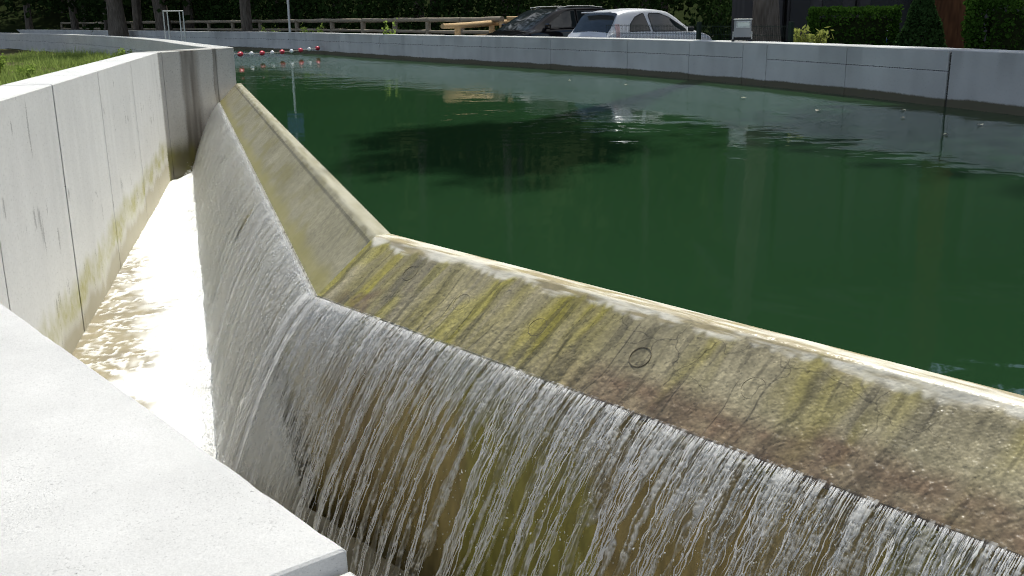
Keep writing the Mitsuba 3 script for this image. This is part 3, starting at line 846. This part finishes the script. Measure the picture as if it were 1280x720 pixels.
def off_far(y, d):
    e = .05
    tx = np.array([float(farx(y + e) - farx(y - e)), 2 * e]); tx /= np.linalg.norm(tx)
    return np.array([float(farx(y)), y]) + np.array([tx[1], -tx[0]]) * d


k = thing('rail_fence', 'weathered grey log rail fence running along behind the far wall to the left', 'fence')
ysf = [27.6, 29.7, 31.7, 33.9, 36.2, 38.6, 41.1, 43.6, 46.2, 49, 52, 55.2, 58.5, 62, 66, 70]
ps = [off_far(y, 2.3) for y in ysf]
for i, p in enumerate(ps):
    put('post', tube([[*p, -.2], [*p, 1.02]], .09, 9), 'm_oldwood' if i else 'm_newwood', k, smooth=50)
for i in range(len(ps) - 1):
    a, b = ps[i], ps[i + 1]
    dd = (b - a) / np.linalg.norm(b - a)
    put('top_rail', log_rail([*(a - dd * .0), 1.08], [*(b - dd * .012), 1.08], .075, i + 1), 'm_oldwood', k, smooth=50)
    put('lower_rail', log_rail([*(a + dd * .095), .72], [*(b - dd * .095), .72], .055, i + 31), 'm_oldwood', k, smooth=50)
k = thing('rail_fence', 'pale new wood rail fence continuing the grey fence behind the black car', 'fence')
ps2 = [ps[0] + (ps[0] - ps[1]) * .0 + np.array([.13, .02])]
dirn = np.array([.93, -.12]); dirn /= np.linalg.norm(dirn)
for j in range(2): ps2.append(ps2[0] + dirn * 1.75 * (j + 1))
for i, p in enumerate(ps2[1:]):
    put('post', tube([[*p, -.2], [*p, 1.04]], .075, 9), 'm_newwood', k, smooth=50)
for i in range(2):
    put('top_rail', log_rail([*ps2[i], 1.10], [*(ps2[i + 1] - dirn * .012), 1.10], .07, i + 61), 'm_newwood', k, smooth=50)
    put('lower_rail', log_rail([*(ps2[i] + dirn * .08), .62], [*(ps2[i + 1] - dirn * .08), .62], .05, i + 71), 'm_newwood', k, smooth=50)
k = thing('rail_fence', 'short pale log fence standing in front of the others, left of the black car', 'fence')
a, b = np.array([-1.75, 27.0]), np.array([.55, 31.0])
put('top_rail', log_rail([*a, .92], [*b, 1.02], .072, 81), 'm_newwood', k, smooth=50)
for t in (.16, .55, .92):
    p = a + (b - a) * t
    put('post', tube([[*p, -.2], [*p, .87 + .1 * t]], .085, 9), 'm_newwood', k, smooth=50)
put('lower_rail', log_rail([*(a + (b - a) * .02), .60], [*(a + (b - a) * .95), .66], .05, 82), 'm_newwood', k, smooth=50)

# small weeds growing by the fence
for i, (wx, wy, hh, lab) in enumerate([(-3.55, 30.4, 1.25, 'tall thin weed growing through the grey rail fence'), (-7.1, 36.9, 1.02, 'bushy dry weed by the fence right of the lamp post'), (-9.6, 41.3, 1.0, 'low weed by the fence left of the lamp post')]):
    k = thing('weed_plant', lab, 'plant')
    st, lp_ = [], []
    for j in range(6 if i == 0 else 16):
        a_, l = r.uniform(0, 6.283), hh * r.uniform(.7, 1)
        q = np.array([wx, wy, -.17]); e = q + np.array([math.cos(a_) * l * (.12 if i == 0 else .4), math.sin(a_) * l * .2, l * 1.05])
        st.append(tube([q, (q + e) / 2, e], [.008, .006, .003], 4))
        tt = r.uniform(.3, 1, 22)[:, None]
        lp_.append(q + (e - q) * tt + r.normal(size=(22, 3)) * .06)
    put('stem', cat_(st), 'm_weed', k, kind='stuff')
    put('foliage', leaves(np.vstack(lp_), .09, r), 'm_weed', k)

# ------------------------------------------------------------------ lamp post with a blue plate above the frame
k = thing('lamp_post', 'slim grey lamp post standing behind the fence left of the middle', 'lamp post')
lpx, lpy = -8.15, 38.2
put('pole', tube([[lpx, lpy, -.2], [lpx, lpy, 6.5]], [.05, .04], 10), 'm_galv', k, smooth=40)
put('sign_plate', box([lpx, lpy - .07, 2.75], [.62, .03, .8], 0, .006), 'm_signblue', k)
put('lamp_head', box([lpx, lpy - .3, 6.56], [.28, .75, .12], 0, .03), 'm_steelgrey', k)

# ------------------------------------------------------------------ grey box on the far wall
k = thing('equipment_box', 'small grey metal box with a pale window standing on top of the far wall', 'box')
bc = np.array([4.06, 17.78]); rz = -.28
def bxr(o, s, bev=.004):
    c, s_ = math.cos(rz), math.sin(rz)
    return box([bc[0] + o[0] * c - o[1] * s_, bc[1] + o[0] * s_ + o[1] * c, ZF + o[2]], s, rz, bev)
put('housing', bxr([0, 0, .215], [.29, .17, .29], .008), 'm_steelgrey', k)
put('lid', bxr([0, 0, .37], [.315, .20, .018], .004), 'm_galv', k)
put('window', bxr([.012, -.088, .285], [.20, .008, .075], .002), 'm_pane', k)
fr = [bxr([.012, -.09, .285 + s_ * .048], [.235, .014, .016], .002) for s_ in (-1, 1)] + [bxr([.012 + s_ * .11, -.09, .285], [.014, .014, .079], .002) for s_ in (-1, 1)]
put('window_frame', cat_(fr), 'm_galv', k)
put('crossbar', bxr([0, 0, .055], [.33, .05, .03]), 'm_dark', k)
for s_ in (-1, 1):
    put('bracket', bxr([s_ * .158, 0, .10], [.018, .06, .13]), 'm_galv', k)
    put('foot', bxr([s_ * .155, 0, .019], [.05, .10, .036]), 'm_dark', k)

# ------------------------------------------------------------------ green wire fence behind the far wall
k = thing('wire_fence', 'low dark wire mesh fence with square posts in front of the pale car', 'fence')
wps = [off_far(y, .75) for y in (22.1, 19.35, 16.95)]
for p in wps[1:]:
    put('post', box([*p, .4], [.07, .07, 1.22], .5, .005), 'm_meshgreen', k)
for i in range(2):
    a, b = wps[i], wps[i + 1]
    L_ = np.linalg.norm(b - a); nb_ = int(L_ / .05)
    bars = [tube([[*(a + (b - a) * (j + .5) / nb_), -.15], [*(a + (b - a) * (j + .5) / nb_), .96]], .003, 4) for j in range(nb_)]
    bars += [tube([[*a, z], [*b, z]], .004, 4) for z in (.0, .2, .4, .6, .78, .93)]
    put('wire_panel', cat_(bars), 'm_meshgreen', k, kind='stuff')

# ------------------------------------------------------------------ cars
def build_car(name, label, pos, heading, L, W, st, paint, wins, front, rear, wheel_x, wr=.30, extras=None):
    """st: stations (x, z_sill, z_belt, z_top, half-width belt, half-width roof); x from the rear (0) to the nose (L)."""
    k = thing(name, label, 'car')
    st = np.array(st, float)
    xs = np.linspace(0, L, 90)
    it = [PchipInterpolator(st[:, 0], st[:, i]) for i in range(1, 6)]
    c, s = math.cos(heading), math.sin(heading)
    Rm = np.eye(4); Rm[:2, :2] = [[c, -s], [s, c]]; Rm[:3, 3] = [*pos, -.166]

    def section(x):
        zs, zb, zt, wb, wt = (float(f(x)) for f in it)
        h = zt - zb
        pts = [(0, zs), (wb * .86, zs), (wb * .95, zs + .06), (wb, zs + (zb - zs) * .45), (wb * .995, zb - .10), (wb * .965, zb - .01), (wb * .95, zb + .01)]
        sh = min(.08, h * .3)
        pts += [(wb * .95 + (wt - wb * .95) * q, zb + .01 + (h - sh - .01) * q) for q in (.25, .5, .75, 1)]
        pts += [(wt - .05, zt - sh * .25), (wt * .7, zt), (0, zt + .02)]
        return np.array(pts)
    secs = [section(x) for x in xs]
    ring = [np.vstack([q, q[-2:0:-1] * [-1, 1]]) for q in secs]
    nr = len(ring[0])
    V = np.array([[[x, y, z] for y, z in q] for x, q in zip(xs, ring)])
    Fc = []
    for i in range(len(xs) - 1):
        for j in range(nr):
            j2 = (j + 1) % nr
            Fc += [[i * nr + j, (i + 1) * nr + j, (i + 1) * nr + j2], [i * nr + j, (i + 1) * nr + j2, i * nr + j2]]
    V = V.reshape(-1, 3)
    for end in (0, len(xs) - 1):
        c0 = len(V); V = np.vstack([V, ring[end].mean(0)[None] @ [[0, 1, 0], [0, 0, 1]] + [[xs[end], 0, 0]]])
        for j in range(nr):
            a, b = end * nr + j, end * nr + (j + 1) % nr
            Fc.append([c0, a, b] if end == 0 else [c0, b, a])
    body = trimesh.Trimesh(V, Fc, process=False)
    body.fix_normals()

    def P(mesh, nm, bs, parent=k, **kw):
        m = mesh.copy() if isinstance(mesh, trimesh.Trimesh) else mesh
        m.apply_transform(Rm)
        return put(nm, m, bs, parent, **kw)
    P(body, 'body', paint, smooth=32)

    def ysurf(x, z):
        q = section(x); q = q[np.argsort(q[:, 1], kind='stable')]
        up_ = q[q[:, 1] > float(it[1](x)) - .12]
        return float(np.interp(z, up_[:, 1], up_[:, 0]))

    def glass_side(poly, sgn, off=.006, grow=0.0):
        pg = sg.Polygon(poly).buffer(.03).buffer(-.03 + grow)
        v2, f2 = trimesh.creation.triangulate_polygon(pg.segmentize(.08), engine='earcut')
        m = trimesh.Trimesh(np.c_[v2, v2[:, 0] * 0], f2).subdivide_to_size(.12)
        v = np.array([[x, sgn * (ysurf(x, z) + off), z] for x, z, _ in m.vertices])
        return trimesh.Trimesh(v, m.faces)
    for nm, poly in wins:
        for sgn in (-1, 1):
            P(glass_side(poly, sgn, .003, .022), 'window_seal', 'm_dark')
            P(glass_side(poly, sgn, .007), nm, 'm_glass', smooth=True)

    def glass_end(x0, x1, frac, off, nm, bs='m_glass'):
        t = np.linspace(0, 1, 9); u_ = np.linspace(-1, 1, 13)
        v = []
        for a in t:
            x = x0 + (x1 - x0) * a
            zt, wt = float(it[2](x)), float(it[4](x))
            q = section(x)[-3:]
            dz = (float(it[2](x + .01)) - float(it[2](x - .01))) / .02
            nx, nz = -dz / math.hypot(dz, 1), 1 / math.hypot(dz, 1)
            for b in u_:
                y = b * frac * wt
                z = np.interp(abs(y), [0, wt * .7, wt - .05], [zt + .02, zt, zt - .02])
                v.append([x + nx * off, y, z + nz * off])
        P(trimesh.Trimesh(v, grid_faces(9, 13), process=False), nm, bs, smooth=True)
    glass_end(*front, .90, .010, 'windshield')
    glass_end(*rear, .93, .010, 'rear_window')
    for x in wheel_x:
        for sgn in (-1, 1):
            cy = trimesh.creation.cylinder(radius=wr, height=.19, sections=28)
            cy.apply_transform(trimesh.transformations.rotation_matrix(math.pi / 2, [1, 0, 0])); cy.apply_translation([x, sgn * (W / 2 - .10), wr])
            wk_ = P(cy, 'wheel', 'm_tyre', smooth=30)
            ri = trimesh.creation.annulus(r_min=.05, r_max=wr * .68, height=.02, sections=24)
            ri.apply_transform(trimesh.transformations.rotation_matrix(math.pi / 2, [1, 0, 0])); ri.apply_translation([x, sgn * (W / 2 - .002), wr])
            P(ri, 'rim', 'm_rim', parent=wk_, smooth=30)
    if extras: extras(P, k, ysurf, it)
    return k


def hatch_extras(P, k, ys_, it):
    for sgn in (-1, 1):
        x, z = 2.62, .98
        P(box([x, sgn * (ys_(x, .93) + .10), z], [.10, .17, .12], 0, .03), 'mirror', 'm_dark', smooth=30)
        v = []
        for a in np.linspace(.62, 1.12, 8):                       # tall lamps on the rear pillars
            for b in (0, .11):
                xx = .12 + .30 * (a - .62) ** .9 + b
                v.append([xx, sgn * (ys_(xx, min(a, 1.12)) + .012), a])
        P(trimesh.Trimesh(v, grid_faces(8, 2), process=False), 'tail_lamp', 'm_lampred', smooth=True)
        P(box([3.5, sgn * .52, .66], [.22, .26, .14], 0, .04), 'headlight', 'm_lampclear', smooth=30)
        P(box([1.55, sgn * (ys_(1.55, .85) + .012), .82], [.16, .02, .03], 0, .006), 'door_handle', 'm_silver')
    P(box([-.03, 0, .45], [.12, 1.5, .16], 0, .03), 'bumper', 'm_silver', smooth=30)
    P(box([.30, 0, 1.385], [.13, .9, .03], 0, .01), 'roof_spoiler', 'm_silver', smooth=30)


hatch = [(0, .28, .80, .84, .72, .62), (.10, .26, .88, .93, .77, .66), (.26, .24, .92, 1.14, .80, .65), (.46, .22, .94, 1.37, .81, .60), (.85, .20, .935, 1.435, .82, .61), (1.4, .20, .925, 1.455, .82, .62),
         (1.95, .20, .91, 1.42, .82, .61), (2.35, .20, .905, 1.28, .82, .61), (2.75, .20, .90, 1.06, .81, .63), (3.0, .20, .885, .945, .80, .66), (3.4, .20, .80, .85, .77, .62), (3.65, .22, .66, .72, .68, .50), (3.80, .28, .50, .53, .55, .40)]
build_car('parked_car', 'silver white hatchback parked behind the far wall, seen from its rear corner', (1.80, 23.75), math.radians(38), 3.8, 1.64, hatch, 'm_silver',
          [('side_window', [(.66, .965), (.72, 1.10), (.92, 1.26), (1.14, 1.335), (1.20, 1.335), (1.30, .965)]),
           ('side_window', [(1.42, .955), (1.36, 1.30), (1.40, 1.345), (1.75, 1.335), (2.05, 1.25), (2.40, 1.08), (2.58, .98), (2.55, .945)])],
          (2.10, 2.90), (.11, .45), (.72, 3.15), .29, hatch_extras)


def van_extras(P, k, ys_, it):
    for sgn in (-1, 1):
        x = 3.0
        P(box([x, sgn * (ys_(x, 1.02) + .11), 1.06], [.10, .20, .15], 0, .035), 'mirror', 'm_black', smooth=30)
        P(tube([[.7, sgn * .56, 1.535], [1.2, sgn * .565, 1.575], [1.9, sgn * .565, 1.575], [2.35, sgn * .55, 1.53]], .014, 6), 'roof_bar', 'm_galv', smooth=True)
        P(box([4.0, sgn * .55, .74], [.26, .28, .16], 0, .04), 'headlight', 'm_lampclear', smooth=30)
        P(box([2.1, sgn * (ys_(2.1, .9) + .012), .86], [.17, .02, .03], 0, .006), 'door_handle', 'm_galv')
        P(tube([[3.28, sgn * .25 + .2, 1.035], [3.05, sgn * .25 - .15, 1.16]], .008, 5), 'wiper', 'm_dark')
    P(box([4.27, 0, .42], [.12, 1.55, .2], 0, .04), 'bumper', 'm_black', smooth=30)


van = [(0, .30, .86, .92, .76, .64), (.12, .26, .98, 1.10, .83, .65), (.32, .24, 1.0, 1.42, .86, .63), (.60, .22, 1.0, 1.52, .87, .62), (1.3, .20, .99, 1.56, .88, .64), (2.0, .20, .98, 1.55, .88, .64),
       (2.45, .20, .97, 1.47, .88, .63), (2.85, .20, .955, 1.30, .87, .65), (3.25, .20, .93, 1.10, .86, .68), (3.55, .20, .90, .945, .84, .68), (3.85, .20, .80, .84, .80, .62), (4.12, .22, .66, .71, .72, .52), (4.28, .30, .52, .56, .60, .42)]
build_car('parked_car', 'black people carrier parked left of the silver hatchback, its windscreen reflecting the sky', (2.75, 29.3), math.radians(220), 4.28, 1.76, van, 'm_black',
          [('side_window', [(.42, 1.05), (.62, 1.38), (.95, 1.42), (1.0, 1.05)]), ('side_window', [(1.08, 1.045), (1.04, 1.43), (1.75, 1.45), (1.80, 1.04)]),
           ('side_window', [(1.90, 1.035), (1.86, 1.45), (2.20, 1.42), (2.62, 1.22), (2.92, 1.03)])],
          (2.42, 3.52), (.15, .50), (.82, 3.45), .32, van_extras)

# ------------------------------------------------------------------ hedges and shrubs on the right
def hedge(label, c, s, rz, n, seed, bs='m_hedge', core=True):
    k = thing('hedge', label, 'hedge')
    r_ = np.random.default_rng(seed)
    u_ = r_.uniform(-1, 1, (n, 3))
    ax_ = r_.integers(0, 3, n)
    sg_ = np.where(r_.random(n) < .5, -1, 1)
    u_[np.arange(n), ax_] = sg_ * (1 - np.abs(r_.normal(0, .10, n)))
    u_ = u_ * (1 + .10 * (meshkit.noise(u_ * 3 + seed, seed)[:, None] - .5) + .05 * (meshkit.noise(u_ * 9 + seed, seed)[:, None] - .5))
    p = u_ * np.asarray(s) / 2
    c_, s_ = math.cos(rz), math.sin(rz)
    p = np.c_[p[:, 0] * c_ - p[:, 1] * s_, p[:, 0] * s_ + p[:, 1] * c_, p[:, 2]] + c
    put('foliage', leaves(p, .075, r_), bs, k)
    st = []
    for j in range(10):
        q = np.array([r_.uniform(-.45, .45) * s[0], r_.uniform(-.2, .2) * s[1]])
        q = np.array([q[0] * c_ - q[1] * s_, q[0] * s_ + q[1] * c_]) + c[:2]
        st.append(tube([[*q, -.17], [*(q + r_.normal(0, .08, 2)), c[2] + s[2] * .35]], [.025, .01], 6))
    put('stem', cat_(st), 'm_bark', k, kind='stuff')
    put('dark_core', box(c, np.asarray(s) * .72, rz), 'm_hill', k)  # solid dark box added in place of the shade between the leaves


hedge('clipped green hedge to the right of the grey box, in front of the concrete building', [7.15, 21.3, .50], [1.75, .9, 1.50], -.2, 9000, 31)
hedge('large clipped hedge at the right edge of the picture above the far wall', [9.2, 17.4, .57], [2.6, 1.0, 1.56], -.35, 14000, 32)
k = thing('conifer_shrub', 'cone shaped green shrub between the two hedges', 'shrub')
r = np.random.default_rng(33)
n = 9000
hh = r.uniform(0, 1, n) ** 1.4; aa = r.uniform(0, 6.283, n)
rr = (.62 * (1 - hh) ** .8 + .03) * (1 - np.abs(r.normal(0, .16, n))) * (1 + .35 * (N3(np.cos(aa) * 2, np.sin(aa) * 2, hh * 5) - .5))
cx, cy = 8.15, 20.2
p = np.c_[cx + rr * np.cos(aa), cy + rr * np.sin(aa), -.1 + 1.72 * hh]
put('foliage', leaves(p, .085, r), 'm_conifer', k)
put('trunk', tube([[cx, cy, -.17], [cx, cy, 1.4]], [.06, .01], 7), 'm_bark', k)
k = thing('lime_shrub', 'small shrub with pale yellow green leaves peeping over the far wall', 'shrub')
st, lp_ = [], []
for j in range(48):
    a_, l = r.uniform(0, 6.283), r.uniform(.78, 1.08)
    q = np.array([5.1, 17.4, -.17]); e = q + np.array([math.cos(a_) * r.uniform(.1, .36), math.sin(a_) * .25, l * .98])
    st.append(tube([q, (q + e) / 2, e], [.008, .006, .003], 4))
    tt = r.uniform(.65, 1, 16)[:, None]
    lp_.append(q + (e - q) * tt + r.normal(size=(16, 3)) * .04)
put('stem', cat_(st), 'm_bark', k, kind='stuff')
lpv = np.vstack(lp_)
put('foliage', leaves(lpv, .11, r, .25, np.array([0, -.2, 1.0]) + 0 * lpv), 'm_lime', k)

# ------------------------------------------------------------------ trees
def tree(name, label, base, h, rad, crown_z, crown_r, n, bark, leaf, seed, lean=(0, 0), crown_off=(0, 0), lsize=.22):
    k = thing(name, label, 'tree')
    r_ = np.random.default_rng(seed)
    t = np.linspace(0, 1, 16)[:, None]
    path = np.array([*base, -.2]) + t * np.array([lean[0], lean[1], h]) + np.c_[.12 * np.sin(t * 5 + seed), .12 * np.cos(t * 4 + seed), t * 0]
    rd = rad * (1 - .75 * t[:, 0]); rd[0] *= 1.35; rd[1] *= 1.05
    tr = tube(path, rd, 22)
    v = tr.vertices
    ctr = path[np.clip(((v[:, 2] + .2) / h * 15).astype(int), 0, 15)]
    dv = v - ctr; dv[:, 2] = 0
    v2 = v + dv * (.30 * (meshkit.fbm(v * [5, 5, 1.2], 3, seed) - .5))[:, None]
    put('trunk', trimesh.Trimesh(v2, tr.faces, process=False), bark, k, smooth=50)
    cc = np.array([base[0] + lean[0] * .8 + crown_off[0], base[1] + lean[1] * .8 + crown_off[1], crown_z])
    limbs, cl = [], []
    for j in range(46):
        d = r_.normal(size=3); d /= np.linalg.norm(d)
        e = cc + d * np.asarray(crown_r) * r_.uniform(.45, .98)
        cl.append(e)
        if j < 22:
            q = path[r_.integers(8, 16)]
            limbs.append(tube([q, (q + e) / 2 + [0, 0, .4], e], [rad * .25, rad * .15, .03], 6))
    put('limb', cat_(limbs), bark, k, kind='stuff')
    cl = np.array(cl)
    p = cl[r_.integers(0, len(cl), n)] + r_.normal(size=(n, 3)) * np.asarray(crown_r) * .19
    put('crown', leaves(p, lsize, r_), leaf, k)


tree('tall_tree', 'thick grey tree trunk at the far left behind the curved wall', (-19.95, 52.6), 24, .42, 17, (6, 6, 6), 9000, 'm_bark', 'm_forest', 41, (0, 0))
tree('tall_tree', 'slimmer leaning tree trunk behind the steel ladder', (-17.75, 53.5), 22, .36, 16, (5, 5, 6), 8000, 'm_bark', 'm_forest', 42, (-2.0, 0))
tree('tall_tree', 'tree with a reddish brown trunk between the shrub and the right hedge', (9.75, 22.4), 26, .34, 22.5, (3.4, 3.4, 3.6), 8000, 'm_redbark', 'm_forest', 43, (.4, 1.0))
tree('tall_tree', 'dark tree trunk lost in the shade right of the silver car', (6.6, 26.0), 27, .30, 23, (1.15, 1.6, 1.4), 5000, 'm_bark', 'm_forest', 44, (-2.2, -1.6), (-.50, -1.6))

# the wood beyond the fence: one dark mass
r = np.random.default_rng(51)
trunks, pos = [], []
spots = []
for x in np.arange(-62, 40, 4.2):
    for row in range(3):
        fx = x + r.uniform(-1.4, 1.4)
        y0 = 46.5 + row * 7 + r.uniform(-2, 2)
        if fx < -12: y0 += (-12 - fx) * 1.0 + 2
        if fx > 3: y0 += 1
        spots.append((fx, y0, r.uniform(17, 25)))
for fx, fy, hh in spots:
    trunks.append(tube([[fx, fy, -.2], [fx + r.uniform(-.5, .5), fy, hh * .9]], [.26, .07], 7))
    m = 52
    z = r.uniform(.10, 1, m)
    rr = 3.0 * np.sin(np.pi * np.clip(z * .8 + .16, 0, 1)) ** .7 * r.uniform(.3, 1, m)
    aa = r.uniform(0, 6.283, m)
    cl = np.c_[fx + rr * np.cos(aa), fy + rr * np.sin(aa), z * hh]
    q = cl[r.integers(0, m, 1900)] + r.normal(size=(1900, 3)) * .62
    q[:, 2] = np.maximum(q[:, 2], -.1)
    pos.append(q)
pos = np.vstack(pos)
fkey = thing('wood', 'dark dense wood filling the background beyond the fence', 'wood')
labels[fkey]['kind'] = 'stuff'
put('foliage', leaves(pos, .42, r), 'm_forest', fkey, kind='stuff')
put('trunk', cat_(trunks), 'm_bark', fkey, kind='stuff')
# undergrowth
n = 110000
ux = r.uniform(-45, 14, n)
uy = 40.5 + np.abs(r.normal(0, 2.2, n)) + np.where(ux < -6, (-6 - ux) * 1.3, 0) - np.where(ux > 3, np.minimum(ux - 3, 5) * 1.4, 0)
uz = -.17 + 4.2 * r.uniform(0, 1, n) ** 1.2 * (.35 + .9 * N3(ux * .55, uy * .4, 4.0))
keep = N3(ux * .9, uy * .9, uz * .9) > .28
put('undergrowth', leaves(np.c_[ux, uy, uz][keep], .17, r), 'm_under', kind='stuff', label='dark leafy undergrowth behind the rail fence', cat='undergrowth')

# ------------------------------------------------------------------ concrete building on the right
k = thing('concrete_building', 'shaded grey concrete building with pillars behind the hedges at the right', 'building')
yb = 28.6
put('wall', box([13.2, yb + 3, 3.2], [11.6, 5.0, 6.8], 0), 'm_building', k)
for x, w, z1 in ((7.45, .34, 6.6), (9.9, .30, 6.6), (11.6, .30, 6.6), (13.4, .30, 6.6), (15.8, .3, 6.6)):
    put('pillar', box([x, yb + .25, (z1 - .2) / 2], [w, .5, z1 + .2], 0, .02), 'm_building', k)
put('wall_panel', box([8.75, yb + .33, 3.0], [1.9, .25, 6.3], 0, .01), 'm_building', k)
for x, w, z0, z1 in ((8.15, .55, -.1, 2.0), (9.05, .55, -.1, 2.0), (10.75, 1.2, -.1, 2.4), (12.5, 1.4, -.1, 2.4), (14.6, 1.7, .7, 2.4)):
    d_ = put('door', box([x, yb + (.19 if x < 9.7 else .48), (z0 + z1) / 2], [w, .06, z1 - z0], 0, .005), 'm_dark', k)
put('roof_slab', box([13.0, yb + 2.5, 6.75], [13, 7.2, .35], 0, .02), 'm_building', k)
k = thing('lean_pole', 'pale pole leaning beside the cone shaped shrub', 'pole')
put('shaft', tube([[8.55, 22.3, -.17], [9.25, 22.4, 2.9]], .055, 8), 'm_building', k, smooth=40)

k = thing('blue_bin', 'blue bin with a white box on its lid, half hidden by the cone shaped shrub', 'bin')
put('body', box([8.02, 22.0, .18], [.42, .42, .72], .2, .02), 'm_blue', k)
put('lid', box([8.02, 22.0, .565], [.46, .46, .04], .2, .01), 'm_blue', k)
put('carton', box([8.06, 22.0, .72], [.17, .2, .26], .2, .004), 'm_white', k)

k = thing('parasol', 'blue garden parasol cut off by the top right corner', 'parasol')
pc = np.array([10.35, 18.6]); pz = 1.50
V, Fc = [], []
nseg = 8
for i in range(nseg * 4):
    a_ = i * 2 * math.pi / (nseg * 4)
    sc = .94 + .06 * abs(math.cos(a_ * nseg / 2))
    for q, z in ((.04, .50), (.35, .36), (.70, .16), (1.0, 0), (1.01, -.15)):
        V.append([pc[0] + 1.15 * q * sc * math.cos(a_), pc[1] + 1.15 * q * sc * math.sin(a_), pz + z + (.03 * abs(math.cos(a_ * nseg / 2)) if q > 1 else 0)])
nn = nseg * 4
for i in range(nn):
    j = (i + 1) % nn
    for q in range(4):
        Fc += [[i * 5 + q, j * 5 + q, j * 5 + q + 1], [i * 5 + q, j * 5 + q + 1, i * 5 + q + 1]]
put('canopy', trimesh.Trimesh(V, Fc, process=False), 'm_blue', k, smooth=30)
put('pole', tube([[*pc, -.17], [*pc, 2.02]], .025, 8), 'm_white', k, smooth=40)
for i in range(8):
    a_ = i * math.pi / 4
    put('rib', tube([[*pc, 1.98], [pc[0] + 1.1 * math.cos(a_), pc[1] + 1.1 * math.sin(a_), pz + .0]], .008, 5), 'm_white', k)
